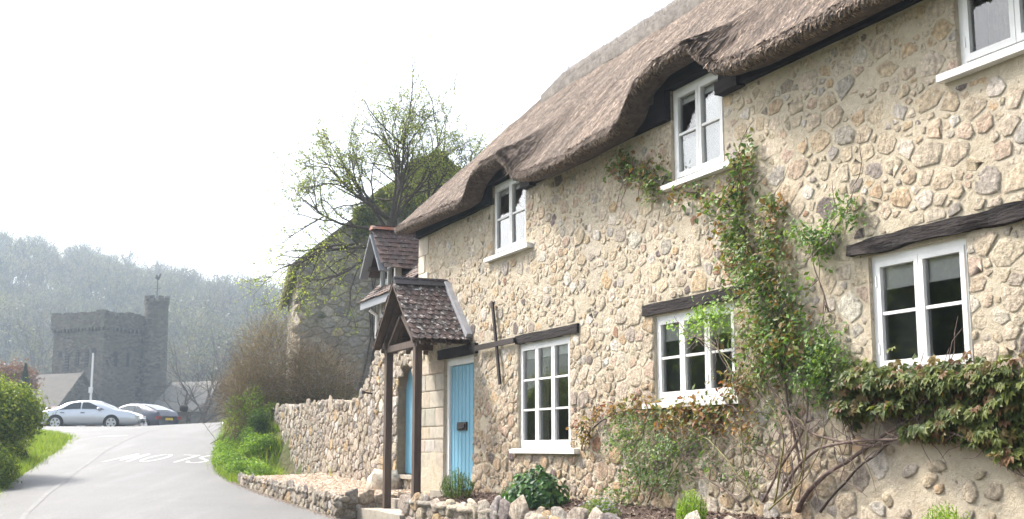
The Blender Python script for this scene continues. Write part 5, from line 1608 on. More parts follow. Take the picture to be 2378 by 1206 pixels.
for i, (d, r) in enumerate(limbs):
    v = Vector(d); grow(mb, fork - Vector((0, 0, rs2.uniform(0, 0.7))), v, v.length * 0.98, r * 0.85, 0, 3, tips, PT, rs2)
# low boughs hanging towards the lane
PD = dict(PT); PD['grav'] = [-0.07, -0.05, -0.05, -0.05]; PD['kids'] = [7, 5, 3, 0]
for d in ((-1.9, -1.4, 0.3), (-2.6, -0.4, 0.5), (-1.3, -1.6, -0.2)):
    v = Vector(d); grow(mb, fork - Vector((0, 0, 0.9)), v, v.length * 1.15, 0.05, 0, 3, tips, PD, rs2)
mb.build('trunk', M['bark'], tree, smooth=True)
tp = np.array([t[0] for t in tips]); print('apple tips', len(tp))
P = np.repeat(tp, 2, axis=0) + rng.normal(size=(len(tp) * 2, 3)) * 0.05
keep = rng.random(len(P)) < 0.68; P = P[keep]
APP = [(0.19, 0.24, 0.05), (0.26, 0.31, 0.06), (0.14, 0.19, 0.045), (0.32, 0.35, 0.07)]
V, F, C = leaf_cloud(P, rng.normal(size=P.shape) + [0, -.2, .5], rng.uniform(0.035, 0.075, len(P)), cols(len(P), APP), 0.55)
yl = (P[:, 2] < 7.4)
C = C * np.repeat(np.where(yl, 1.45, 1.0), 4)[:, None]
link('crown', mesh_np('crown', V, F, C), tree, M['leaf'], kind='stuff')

# ------------------------------------------------------------------ brown twiggy bush above the lane
bush = thing('twiggy_bush', (-6.9, 31.8, 2.0), 'large brown twiggy bush with few leaves overhanging the grass bank', 'bush')
rs3 = random.Random(9); mbt = []; parts = []
TW = [(0.22, 0.175, 0.125), (0.30, 0.24, 0.17), (0.15, 0.12, 0.09), (0.34, 0.26, 0.17), (0.24, 0.16, 0.10)]
LOB = [((-6.35, 31.9, 3.45), (1.0, 1.1, 1.65)), ((-5.0, 31.6, 3.0), (1.05, 0.9, 1.25)), ((-6.85, 31.6, 2.75), (0.8, 0.9, 1.0))]
for i in range(6500):
    c_, r_ = LOB[0] if i % 5 < 2 else (LOB[1] if i % 5 < 4 else LOB[2])
    dd = Vector((rs3.gauss(0, 1), rs3.gauss(0, 1), rs3.gauss(0, 1))).normalized(); q = rs3.random() ** 0.45
    p = Vector((c_[0] + dd.x * r_[0] * q, c_[1] + dd.y * r_[1] * q, max(1.9, c_[2] + dd.z * r_[2] * q)))
    d = (dd * 0.7 + Vector((rs3.gauss(0, .6), rs3.gauss(0, .6), 0.55 + rs3.gauss(0, .4)))).normalized(); ln = rs3.uniform(0.3, 0.85); n = 4; w = rs3.uniform(0.003, 0.007)
    if i < 260:
        p = Vector((c_[0] + rs3.gauss(0, .3), c_[1] + rs3.gauss(0, .3), 1.8)); d = (d * 0.5 + Vector((0, 0, 1.4))).normalized(); ln = rs3.uniform(1.3, 2.3); w = rs3.uniform(0.008, 0.016)
    pts = [p]
    for k in range(n):
        d = (d + Vector((rs3.gauss(0, .2), rs3.gauss(0, .2), rs3.gauss(-0.12, .12)))).normalized(); pts.append(pts[-1] + d * ln / n)
    sd = d.cross(Vector((rs3.gauss(0, 1), rs3.gauss(0, 1), rs3.gauss(0, 1)))).normalized()
    sd2 = d.cross(sd)
    V = []
    for k, q in enumerate(pts):
        ww = w * (1 - 0.75 * k / n)
        for a in range(3): V.append(q + (sd * math.cos(a * 2.094) + sd2 * math.sin(a * 2.094)) * ww)
    F_ = [(3 * k + a, 3 * k + (a + 1) % 3, 3 * k + 3 + (a + 1) % 3, 3 * k + 3 + a) for k in range(n) for a in range(3)]
    parts.append((np.array(V), np.array(F_), np.tile(np.array(TW[rs3.randrange(5)]) * rs3.uniform(.8, 1.2), (len(V), 1))))
V, F, C = merge(parts); link('branches', mesh_np('branches', V, F, C), bush, M['twig'], kind='stuff')
lb_ = [(-6.8, 31.6, 2.9, .85, .9, 1.0), (-6.35, 31.8, 3.5, 1.0, 1.0, 1.6), (-5.1, 31.5, 3.0, 1.05, .9, 1.2)]
V, F, C = blob_leaves(lb_, 420, 0.040, [(0.20, 0.155, 0.075), (0.16, 0.14, 0.06), (0.26, 0.18, 0.08), (0.17, 0.18, 0.055), (0.28, 0.19, 0.09)], fill=0.5, clump=0.12)
link('foliage', mesh_np('foliage', V, F, C), bush, M['leaf'], kind='stuff')
V, F, C = blob_leaves([(-6.9, 30.9, 2.6, .45, .4, .42), (-6.1, 30.5, 2.5, .45, .35, .25), (-6.5, 30.6, 2.8, .3, .3, .42)], 230, 0.055, [(0.20, 0.31, 0.05), (0.15, 0.25, 0.045), (0.26, 0.36, 0.06)], fill=0.2)
o = link('foliage', mesh_np('elder_leaves', V, F, C), None, M['leaf'])
el_ = thing('elder_shoots', (-6.6, 30.6, 1.9), 'bright yellow-green leafy shoots above the low end of the garden wall', 'shrub')
o.parent = el_; o.location = (6.6, -30.6, -1.9); o['kind'] = 'stuff'
mb = MB()
for k in range(16): mb.tube([(-6.6 + random.gauss(0, .4), 30.7, 1.7), (-6.6 + random.gauss(0, .5), 30.6, 2.75)], [0.014, 0.006], 4, cap=False)
mb.build('stems', M['green_stem'], el_)

# dark evergreen scrub behind the garden wall
scrub = thing('evergreen_scrub', (-4.0, 31.5, 1.6), 'dark green scrub in the shade between garden wall and barn', 'shrub')
V, F, C = blob_leaves([(-4.6, 32.4, 2.4, .9, .7, .9), (-3.4, 32.6, 2.6, .8, .7, 1.0), (-5.3, 31.9, 2.5, .7, .5, .7), (-2.4, 33, 2.8, .9, .7, 1.1)], 500, 0.07, [(0.04, 0.07, 0.022), (0.06, 0.09, 0.03), (0.03, 0.05, 0.02)], fill=0.2)
link('foliage', mesh_np('foliage', V, F, C), scrub, M['leaf_gloss'], kind='stuff')

# ------------------------------------------------------------------ banks, verges, hedges
GR = [(0.17, 0.27, 0.035), (0.22, 0.33, 0.04), (0.12, 0.21, 0.032), (0.26, 0.35, 0.055), (0.28, 0.31, 0.08)]
def scatter(n, fy, fd, side):
    Y = fy(n); D = fd(n)
    X = road_r(Y) + D if side > 0 else road_l(Y) - D
    return np.stack([X, Y, ground_z(X, Y) - 0.01], -1)
P1 = scatter(30000, lambda n: rng.uniform(25.6, 48, n), lambda n: rng.random(n) ** 1.3 * 2.4 + 0.02 + 0.1 * rng.normal(size=n), 1)
P2 = scatter(26000, lambda n: rng.uniform(21, 40.5, n), lambda n: rng.random(n) ** 1.2 * 3.5 + 0.02 + 0.12 * rng.normal(size=n), -1)
P1 = P1[P1[:, 0] / P1[:, 1] < -0.188]
A = grass_blades(P1, 0.24, GR, 0.45, 0.013); B = grass_blades(P2, 0.17, GR, 0.45, 0.013)
for (V, F, C), lab in ((A, 'long bright grass on the bank under the brown bush'), (B, 'sunlit grass verge across the lane below the green hedge')):
    tag(link('grass', mesh_np('grass', V, F, C), None, M['leaf']), lab, 'grass', kind='stuff')
# leafy weeds (nettles, cow parsley) on the bank
weed = thing('bank_weeds', (-6.9, 28.5, 1.2), 'lush bright green weeds spilling down the bank to the lane edge', 'weeds')
bl = []
for i in range(80):
    y = random.uniform(25.9, 35); dd = random.random() ** 1.2 * 1.7 + 0.1; x = float(road_r(y)) + dd; z = float(ground_z(x, y)); r = random.uniform(0.16, 0.36)
    if x / y > -0.197: continue
    bl.append((x, y, z + r * 0.35, r, r, r * random.uniform(.7, 1.2)))
V, F, C = blob_leaves(bl, 900, 0.06, [(0.13, 0.24, 0.04), (0.19, 0.32, 0.045), (0.09, 0.17, 0.032), (0.25, 0.37, 0.055)], fill=0.15, clump=.15)
link('foliage', mesh_np('foliage', V, F, C), weed, M['leaf'], kind='stuff')
ivw = thing('wall_ivy', (-6.0, 29.6, 1.0), 'dark green ivy and weeds at the low end of the garden wall', 'ivy')
bl = []
for i in range(26):
    u = random.uniform(-11.2, -9.4); p = FR @ Vector((u, -random.random() * 0.45 - 0.05, 0)); r = random.uniform(0.12, 0.3)
    bl.append((p.x, p.y, random.uniform(0.95, 2.4 if u < -10.2 else 1.2), r, r, r))
V, F, C = blob_leaves(bl, 900, 0.055, [(0.055, 0.105, 0.028), (0.085, 0.15, 0.035), (0.04, 0.075, 0.025)], fill=0.15, clump=.15)
link('foliage', mesh_np('foliage', V, F, C), ivw, M['leaf_gloss'], kind='stuff')
yf_ = thing('yellow_iris', (-4.9, -0.12, 1.0), 'tuft of yellow-green strap leaves at the foot of the garden wall', 'plant', frame=FR)
mb = MB()
for k in range(14):
    a = random.uniform(-1, 1); mb.add([(-4.9 + a * .06, -0.12, 1.0), (-4.9 + a * .06 + .02, -0.12, 1.0), (-4.9 + a * .3, -0.18 + random.gauss(0, .06), 1.0 + random.uniform(.2, .42))], [(0, 1, 2)])
mb.build('leaves', plain('strap_leaf', (0.36, 0.36, 0.05), 0.5), yf_, kind='stuff')

def shrub(name, base, blobs, dens, size, pal, label, cat, mat='leaf_gloss', group=None, stems=10, aspect=0.5, clump=0.1):
    t = thing(name, base, label, cat, group)
    V, F, C = blob_leaves(blobs, dens, size, pal, fill=0.25, clump=clump * 1.8, aspect=aspect)
    link('crown', mesh_np('crown', V, F, C), t, M[mat], kind='stuff')
    mb = MB()
    for k in range(stems):
        b_ = blobs[k % len(blobs)]
        mb.tube([(base[0] + random.gauss(0, .15), base[1] + random.gauss(0, .15), base[2] - 0.2), ((base[0] + b_[0]) / 2, (base[1] + b_[1]) / 2, (base[2] + b_[2]) / 2 + .2), b_[:3]], [0.05, 0.035, 0.02], 5, cap=False)
    mb.build('trunk', M['bark'], t)
    return t


HG = [(0.11, 0.17, 0.034), (0.17, 0.24, 0.042), (0.25, 0.31, 0.055), (0.08, 0.125, 0.03), (0.30, 0.34, 0.07)]
def lobes(c, r, n, rs, zs=1.0, rl=0.45):
    out = []
    for i in range(n):
        d = Vector((rs.gauss(0, 1), rs.gauss(0, 1), abs(rs.gauss(0, .8)))).normalized(); q = rs.uniform(0.35, 0.8)
        k = rs.uniform(rl * 0.7, rl * 1.3) * r
        out.append((c[0] + d.x * r * q, c[1] + d.y * r * q, c[2] + d.z * r * q * zs, k, k, k * 0.85))
    return out


rs4 = random.Random(3)
gz = lambda x, y: float(ground_z(x, y))
shrub('laurel_hedge', (-12.4, 26.6, gz(-12.4, 26.6)), lobes((-11.95, 26.6, gz(-12.4, 26.6) + 0.85), 1.85, 46, rs4, 1.05, 0.32), 400, 0.080, HG, 'bushy sunlit green hedge shrub across the lane at the picture edge', 'hedge')
shrub('bramble', (-10.9, 24.7, gz(-10.9, 24.7)), lobes((-10.85, 24.7, gz(-10.9, 24.7) + .15), 0.85, 18, rs4, .8, .4), 520, 0.06, HG[:4], 'low leafy green scrub at the foot of the hedge by the lane', 'shrub')
shrub('bramble', (-12.4, 30.6, gz(-12.4, 30.6)), lobes((-12.9, 30.6, gz(-12.4, 30.6) + .2), 1.0, 14, rs4, .8, .4), 420, 0.07, HG, 'lower bright green shrub behind the hedge beside the grass verge', 'shrub')
# the tall hedgerow across the lane, seen only in the window panes
for k, (x, y, r, h) in enumerate([(-17.0, 17.5, 3.3, 5.4), (-15.8, 12.6, 3.1, 5.2), (-15.0, 7.8, 2.9, 5.0), (-18.2, 22.4, 2.8, 4.6), (-13.4, 3.4, 2.6, 4.4), (-20.0, 27.0, 2.6, 4.0)]):
    shrub('hedgerow_tree', (x, y, gz(x, y)), lobes((x, y, gz(x, y) + h * .45), r, 20, rs4, 1.2, 0.5), 55, 0.20, HG[:4], 'tall dark hedgerow tree across the lane reflected in the lower windows', 'tree', group='hedgerow across the lane', aspect=0.7)

# ------------------------------------------------------------------ the church
def church_mat(name, a, c):
    m, nt, b = new_mat(name)
    tc = N(nt, 'ShaderNodeTexCoord')
    vo = N(nt, 'ShaderNodeTexVoronoi'); vo.inputs['Scale'].default_value = 3.0
    mp = N(nt, 'ShaderNodeMapping'); mp.inputs['Scale'].default_value = (1, 1, 1.9)
    nt.links.new(tc.outputs['Object'], mp.inputs[0]); nt.links.new(mp.outputs[0], vo.inputs['Vector'])
    sep = N(nt, 'ShaderNodeSeparateColor'); nt.links.new(vo.outputs['Color'], sep.inputs[0])
    cc = mixc(nt, sep.outputs[0], a, c)
    cc = mixc(nt, noise_f(nt, 0.5, 5, 0.6, 0.4, 0.7), cc, (a[0] * 0.6, a[1] * 0.62, a[2] * 0.6))
    nt.links.new(cc, b.inputs['Base Color']); b.inputs['Roughness'].default_value = 0.95
    bump(nt, b, vo.outputs['Distance'], 0.5, 0.06)
    return m


M['church'] = church_mat('church_stone', (0.145, 0.124, 0.098), (0.030, 0.026, 0.023))
M['church_roof'] = surf('church_slate', (0.115, 0.10, 0.082), (0.085, 0.075, 0.065), 1.2, 0.85, 5, 0.6, 0.05, stretch=(1, 1, 3))
M['dark'] = plain('louvre_dark', (0.015, 0.015, 0.016), 0.8)
CZ = 2.2
CF = Matrix.Translation(Vector((-40.0, 118.0, 0))) @ Matrix.Rotation(R(-30), 4, 'Z')   # origin: near corner; x axis along the right-hand... 
church = thing('church', (-3.7, 4, CZ), 'grey stone church with square tower and round stair turret at the lane head', 'church', frame=CF)
TS = 7.5; TT = 14.75
# local: the wide face runs from (-TS,0) to (0,0) facing -y; the narrow face from (0,0) to (0,TS) facing +x
tw_ = MB(); tw_.box(-TS, 0, 0, TS, CZ - 1, 7.1); tw_.box(-TS + .09, -.09, .09, TS - .09, 7.1, 13.1)
tower = tw_.build('tower', M['church'], church)
MB().box(-TS - .06, .06, -.06, TS + .06, 7.02, 7.22).build('string_course', M['church'], tower)
pr = MB(); pr.box(-TS - .16, .16, -.16, TS + .16, 13.35, 14.55)
rsq = random.Random(2)
x = -TS - .16
while x < .1:
    w = rsq.uniform(0.7, 1.1); hgt = rsq.uniform(0.28, 0.50)
    pr.box(x, min(x + w, .16), -.16, .22, 14.55, 14.55 + hgt); pr.box(x, min(x + w, .16), TS - .2, TS + .16, 14.55, 14.55 + hgt)
    x += w
y = .22
while y < TS - .25:
    w = rsq.uniform(0.7, 1.1); hgt = rsq.uniform(0.28, 0.5); pr.box(-.20, .16, y, min(y + w, TS - .2), 14.55, 14.55 + hgt); pr.box(-TS - .16, -TS + .2, y, min(y + w, TS - .2), 14.55, 14.55 + hgt); y += w
pr.build('parapet', M['church'], tower)
for k in range(15):
    xx = -TS + 0.25 + k * 0.5
    MB().box(xx - .11, xx + .11, -.15, .09, 13.0, 13.345).build('corbel', M['church'], tower)
    MB().box(-.09, .15, 0.25 + k * 0.5 - .11, 0.25 + k * 0.5 + .11, 13.0, 13.345).build('corbel', M['church'], tower)
for (xx, z0, z1, w) in ((-5.25, 9.2, 10.9, .26), (-3.75, 9.5, 11.2, .22), (-2.4, 9.5, 11.2, .24)):
    f_ = MB(); f_.box(xx - w, xx + w, .03, .20, z0, z1); f_.build('lancet', M['dark'], tower)
    for j in range(6): zz = z0 + (z1 - z0) * (j + .5) / 6; MB().box(xx - w, xx + w, -.0, .06, zz - .05, zz + .03).build('louvre', M['church'], tower)
def disc(c, r, ax, name):
    mb = MB(); n = 16; pts = [];
    for yy in (-.02, .12):
        for k in range(n):
            a = 6.283 * k / n
            pts.append((c[0] + r * math.cos(a), c[1] + yy, c[2] + r * math.sin(a)) if ax == 'y' else (c[0] - yy, c[1] + r * math.cos(a), c[2] + r * math.sin(a)))
    mb.add(pts, [tuple(range(n)), tuple(range(n, 2 * n))[::-1]] + [(k, (k + 1) % n, n + (k + 1) % n, n + k) for k in range(n)]); mb.build(name, M['dark'], tower)
disc((-6.3, .09, 10.85), .30, 'y', 'round_opening'); disc((-1.4, .09, 10.95), .36, 'y', 'round_opening'); disc((-.09, 1.6, 10.7), .34, 'x', 'round_opening')
for yy, z0, z1 in ((1.7, 9.5, 10.8), (3.2, 9.6, 11.0), (3.4, 4.4, 6.0)): MB().box(-.14, -.06 if z0 > 7 else .02, yy - .18, yy + .18, z0, z1).build('lancet', M['dark'], tower)
# stair turret
tr_ = MB(); c0 = Vector((0.55, TS - 1.4)); n = 20
def ring(r, z): return [(c0.x + r * math.cos(6.283 * k / n), c0.y + r * math.sin(6.283 * k / n), z) for k in range(n)]
prof = [(1.34, CZ - 1), (1.34, 7.0), (1.40, 7.05), (1.40, 7.2), (1.30, 7.25), (1.25, 13.6), (1.20, 16.0), (1.28, 16.2), (1.28, 16.45), (1.20, 16.45), (0.0, 16.40)]
for (r0, z0), (r1, z1) in zip(prof[:-1], prof[1:]):
    tr_.add(ring(r0, z0) + ring(r1, z1), [(k, (k + 1) % n, n + (k + 1) % n, n + k) for k in range(n)])
turret = tr_.build('turret', M['church'], church)
for k in range(8):
    a0 = 6.283 * (k + .15) / 8; pts = []
    for rr in (1.00, 1.29):
        for zz in (16.4, 16.92):
            for j in range(4):
                a = a0 + 0.46 * j / 3; pts.append((c0.x + rr * math.cos(a), c0.y + rr * math.sin(a), zz))
    q = []
    for j in range(3): q += [(j, j + 1, 4 + j + 1, 4 + j), (8 + j + 1, 8 + j, 12 + j, 12 + j + 1), (4 + j, 4 + j + 1, 12 + j + 1, 12 + j)]
    q += [(0, 4, 12, 8), (3, 11, 15, 7)]
    MB().add(pts, q).build('merlon', M['church'], turret)
vn = MB(); vn.tube([(c0.x, c0.y, 16.4), (c0.x, c0.y, 18.7)], 0.05, 6); vn.bar((c0.x - .5, c0.y, 17.8), (c0.x + .5, c0.y, 17.8), .05, .05)
vane = vn.build('weathervane', M['iron'], church)
ckp = [(-.45, .25), (-.30, .32), (-.28, .55), (-.12, .62), (-.05, .40), (.10, .36), (.22, .50), (.30, .72), (.46, .66), (.42, .45), (.34, .25), (.20, .08), (0.03, 0.0), (-.10, .06), (-.22, .18)]
MB().add([(c0.x + u * .95, c0.y - .025, 18.65 + v * .95) for u, v in ckp] + [(c0.x + u * .95, c0.y + .025, 18.65 + v * .95) for u, v in ckp],
         [tuple(range(15))[::-1], tuple(range(15, 30))] + [(k, (k + 1) % 15, 15 + (k + 1) % 15, 15 + k) for k in range(15)]).build('cockerel', M['iron'], vane)


def roofed(x0, x1, y0, y1, ze, zr, hip0=0.0, hip1=0.0, rmat='church_roof'):
    """gabled or half-hipped range; ridge along x"""
    ym = (y0 + y1) / 2
    w = MB(); w.box(x0, x1, y0, y1, CZ - 1, ze)
    if not hip0: w.add([(x0 + .01, y0, ze), (x0 + .01, y1, ze), (x0 + .01, ym, zr - .1)], [(0, 1, 2)])
    if not hip1: w.add([(x1 - .01, y0, ze), (x1 - .01, y1, ze), (x1 - .01, ym, zr - .1)], [(0, 1, 2)])
    ww = w.build('wall', M['church'], church)
    o = .25; r = MB()
    r.add([(x0 - o, y0 - o, ze - .15), (x1 + o, y0 - o, ze - .15), (x1 + o - hip1, ym, zr), (x0 - o + hip0, ym, zr), (x0 - o, y1 + o, ze - .15), (x1 + o, y1 + o, ze - .15),
           (x0 - o, y0 - o, ze + .02), (x1 + o, y0 - o, ze + .02), (x1 + o - hip1, ym, zr + .18), (x0 - o + hip0, ym, zr + .18), (x0 - o, y1 + o, ze + .02), (x1 + o, y1 + o, ze + .02)],
          [(0, 3, 2, 1), (3, 4, 5, 2), (6, 7, 8, 9), (9, 8, 11, 10), (0, 1, 7, 6), (0, 6, 9, 3), (3, 9, 10, 4), (1, 2, 8, 7), (2, 5, 11, 8), (4, 10, 11, 5)])
    r.build('roof', M[rmat], church)
    if not hip0 or True:
        MB().bar((x0 - o, y0 - o, ze + .1), (x0 - o, ym, zr + .26), .3, .16, (1, 0, 0)).build('coping', M['church'], church)
        MB().bar((x1 + o, y0 - o, ze + .1), (x1 + o, ym, zr + .26), .3, .16, (1, 0, 0)).build('coping', M['church'], church)
    return ww


roofed(-8.0, 1.0, -6.0, -0.4, 4.9, 8.45)
M['pale_slate'] = surf('pale_slate', (0.23, 0.21, 0.18), (0.18, 0.165, 0.145), 1.5, 0.85, 5, 0.6, 0.05)
roofed(2.0, 8.9, 4.6, 10.2, 5.2, 8.0, rmat='pale_slate')

# ------------------------------------------------------------------ flagpole, gate pillar, far trees
fp = thing('flagpole', (-26.4, 76.0, 2.4), 'slim white flagpole standing behind the silver car', 'flagpole')
MB().tube([(-26.4, 76, 2.2), (-26.4, 76, 7.5)], [0.075, 0.055], 10).build('pole', M['white'], fp)
MB().box(-26.52, -26.28, 75.86, 75.93, 5.0, 5.35).build('cleat_box', M['white'], fp)
pl_ = thing('gate_pillar', (-19.6, 72.5, 2.4), 'short stone gate pillar with dark ball finial by the churchyard', 'pillar')
MB().box(-19.95, -19.25, 72.2, 72.9, 2.0, 3.55).box(-20.05, -19.15, 72.1, 73.0, 3.555, 3.70).build('shaft', M['church'], pl_)
V, F_ = lump((-19.6, 72.55, 3.92), (.26, .26, .24), 1, .12); link('finial', mesh_np('finial', V, F_, smooth=True), pl_, M['lintel'])
rl_ = thing('churchyard_rail', (-21.2, 72.6, 2.4), 'low pale railing running from the gate pillar towards the blue car', 'railing')
for k in range(9): MB().box(-22.4 + k * .28, -22.35 + k * .28, 72.55, 72.60, 2.2, 3.25).build('baluster', M['lead'], rl_)
MB().box(-22.5, -20.0, 72.54, 72.61, 3.253, 3.32).build('rail', M['lead'], rl_)

bt = thing('bare_tree', (-26.0, 98.0, 2.3), 'bare leafless tree between church chancel and hillside', 'tree')
mb = MB(); tips = []; rs5 = random.Random(4)
PB = {'seg': 5, 'bend': 0.12, 'grav': [0.10, 0.06, 0.03, 0.02], 'kids': [6, 4, 3, 0], 'ang': (0.3, 0.85), 'ratio': (0.42, 0.66), 'rmin': 0.02}
for q in range(4):
    grow(mb, (-26 + q * .5 - .8, 98 + rs5.gauss(0, .4), 2.0), (rs5.gauss(0, .28), rs5.gauss(0, .25), 1), rs5.uniform(4.2, 5.4), .15, 0, 3, tips, PB, rs5)
mb.build('trunk', M['bark'], bt, smooth=True)
cn = shrub('copper_tree', (-33.5, 80, 2.4), lobes((-33.8, 80, 5.2), 2.2, 16, rs5, 1, .45), 40, 0.22, [(0.16, 0.07, 0.05), (0.20, 0.10, 0.07), (0.12, 0.06, 0.045)], 'copper-leaved tree above the hedge at the picture edge', 'tree')
ct = thing('conifer', (-30.6, 76, 2.4), 'small dark conifer tip above the hedge beside the church roof', 'tree')
P = []
for k in range(2200):
    z = random.random() ** 1.4; r = (1 - z) * 1.0; a = random.uniform(0, 6.283); q = random.random() ** .5
    P.append((-30.6 + math.cos(a) * r * q, 76 + math.sin(a) * r * q, 3.4 + z * 3.5 - .15 * q))
P = np.array(P); V, F, C = leaf_cloud(P, rng.normal(size=P.shape), rng.uniform(.1, .24, len(P)), cols(len(P), [(.02, .035, .018), (.03, .05, .025)]), .4)
link('crown', mesh_np('crown', V, F, C), ct, M['leaf'], kind='stuff'); MB().tube([(-30.6, 76, 2.2), (-30.6, 76, 6.6)], [.12, .03], 6).build('trunk', M['bark'], ct)
st_ = [(-17.5, 84, 1.8, 'hazy low scrub between gate pillar and bare tree')]
for i, (x, y, r, lab) in enumerate(st_):
    shrub('lane_shrub', (x, y, gz(x, y)), lobes((x, y, gz(x, y) + .6), r, 14, rs5, 1.1, .42), 60, 0.16, [(.12, .11, .05), (.16, .12, .06), (.09, .10, .04)], lab, 'shrub', mat='leaf')


# ------------------------------------------------------------------ cars
def car(name, label, at, heading, paint, prof, plate=None, length=4.5, group='cars parked by the church'):
    """prof: list of (x, z_top, is_cabin) from tail to nose; built facing +x, origin on the ground"""
    t = thing(name, (at[0], at[1], at[2]), label, 'car', group, rotz=heading, local=True)
    W = 0.86; belt = lambda x: 0.86 + 0.05 * math.sin(min(max((x - .3) / 3.6, 0), 1) * math.pi) - (0.10 * max(0, x - 3.4))
    xs_ = np.linspace(0, length, 46); zt = np.interp(xs_, [p[0] for p in prof], [p[1] for p in prof])
    secs = []
    for x, z in zip(xs_, zt):
        e = min(x, length - x); rnd = min(1, (e / 0.55)) ** 0.45 if e < .55 else 1.0
        w = W * (0.80 + 0.20 * rnd); zb = 0.20 + 0.10 * (1 - rnd); b_ = min(belt(x), z - 0.02)
        top_in = 1.0 - min(0.28, max(0, (z - belt(x))) * 0.50)
        half = [(0.0, zb), (w * .88, zb), (w * .98, zb + .12), (w, (zb + b_) / 2 + .03), (w * .965, b_), (w * .955 * top_in, b_ + (z - b_) * .88), (w * .80 * top_in, z - .0), (0.0, z + .025 * rnd)]
        secs.append([(x, y, q) for y, q in half] + [(x, -y, q) for y, q in half[-2:0:-1]])
    k = len(secs[0]); vs = [p for s_ in secs for p in s_]
    fs = [(i * k + j, i * k + (j + 1) % k, (i + 1) * k + (j + 1) % k, (i + 1) * k + j) for i in range(len(secs) - 1) for j in range(k)]
    fs += [tuple(range(k)), tuple((len(secs) - 1) * k + j for j in range(k))[::-1]]
    body = MB().add(vs, fs).build('body', paint, t, smooth=True)
    ztf = lambda x: float(np.interp(x, [p[0] for p in prof], [p[1] for p in prof]))
    def side_pt(x, f, sy, out=.012):
        z = ztf(x); b_ = min(belt(x), z - .02); e = min(x, length - x); w = W * (0.8 + 0.2 * (min(1, e / .55) ** .45)); ti = 1.0 - min(0.28, max(0, z - belt(x)) * .50)
        return (x, sy * (w * .965 + (w * .955 * ti - w * .965) * f + out), b_ + (z - b_) * .88 * f)
    for sy in (-1, 1):
        for (xa, xb, ta, tb) in CARWIN[name]:
            n = 8; q = []
            for i in range(n + 1):
                x = xa + (xb - xa) * i / n; q.append((side_pt(x, .10, sy), side_pt(x, .10 + .83 * min(1, (x - xa) / ta if ta else 1, (xb - x) / tb if tb else 1), sy)))
            MB().add([p for pr_ in q for p in pr_], [(2 * i, 2 * i + 2, 2 * i + 3, 2 * i + 1) for i in range(n)]).build('side_window', M['car_glass'], body, smooth=True)
        for xh in CARHANDLE[name]:
            MB().box(xh - .09, xh + .09, sy * (W + .012) - .012, sy * (W + .012) + .012, .76, .79).build('door_handle', M['dark'], body)
        xm = CARMIRROR[name]
        V, F_ = lump((xm, sy * (W + .06), .96), (.09, .10, .065), 1, .05); link('mirror', mesh_np('mirror', V, F_, smooth=True), body, paint)
    def screen(xa, xb, nm):
        n = 6; q = []
        for i in range(n + 1):
            x = xa + (xb - xa) * i / n; z = ztf(x); ti = 1.0 - min(0.28, max(0, z - belt(x)) * .50); w = W * .74 * ti
            for f in (-1, -.5, 0, .5, 1): q.append((x, w * f, z + .045 - .018 * abs(f)))
        MB().add(q, [(5 * i + j, 5 * i + j + 1, 5 * i + j + 6, 5 * i + j + 5) for i in range(n) for j in range(4)]).build(nm, M['car_glass'], body, smooth=True)
    screen(*CARSCREEN[name][0], 'windscreen'); screen(*CARSCREEN[name][1], 'rear_window')
    for sy in (-1, 1):
        MB().box(-.015, .16, sy * W * .80 - .14, sy * W * .80 + .12, .64, .80).build('tail_light', M['red_light'], body)
        MB().box(length - .20, length - .03, sy * W * .72 - .16, sy * W * .72 + .13, .54, .66).build('headlight', M['lamp_glass'], body)
    MB().box(length - .06, length + .012, -.45, .45, .34, .44).build('grille', M['dark'], body)
    MB().box(-.022, .04, -.26, .26, .60 if plate else .46, .71 if plate else .57).build('number_plate', M['plate'], body)
    for xw in CARWHEEL[name]:
        for sy in (-1, 1):
            n = 24; r_ = .315
            ar_ = MB(); ar_.add([(xw + (r_ + .06) * math.cos(6.283 * q / n), sy * (W + .006), .32 + (r_ + .06) * math.sin(6.283 * q / n)) for q in range(n)], [tuple(range(n))]); ar_.build('wheel_arch', M['dark'], body)
            wv_ = []
            for (rr, yy) in ((.19, .015), (.295, .02), (r_, 0), (r_, -.18), (.2, -.18)):
                wv_ += [(xw + rr * math.cos(6.283 * q / n), sy * (W + .01 + yy), .315 + rr * math.sin(6.283 * q / n)) for q in range(n)]
            wh = MB().add(wv_, [(a * n + q, a * n + (q + 1) % n, (a + 1) * n + (q + 1) % n, (a + 1) * n + q) for a in range(4) for q in range(n)]).build('wheel', M['tyre'], t, smooth=True)
            rm_ = MB(); yy = sy * (W + .028)
            for q in range(5):
                a = 6.283 * q / 5 + .3
                d = Vector((math.cos(a), 0, math.sin(a))); s_ = Vector((-math.sin(a), 0, math.cos(a)))
                c = Vector((xw, yy, .315))
                rm_.add([c + s_ * .045, c - s_ * .045, c + d * .20 - s_ * .06, c + d * .20 + s_ * .06], [(0, 1, 2, 3)])
            rm_.add([(xw + rr * math.cos(6.283 * q / n), yy, .315 + rr * math.sin(6.283 * q / n)) for rr in (.185, .225) for q in range(n)], [(q, (q + 1) % n, n + (q + 1) % n, n + q) for q in range(n)])
            rm_.build('rim', M['alloy'], wh)
    return t


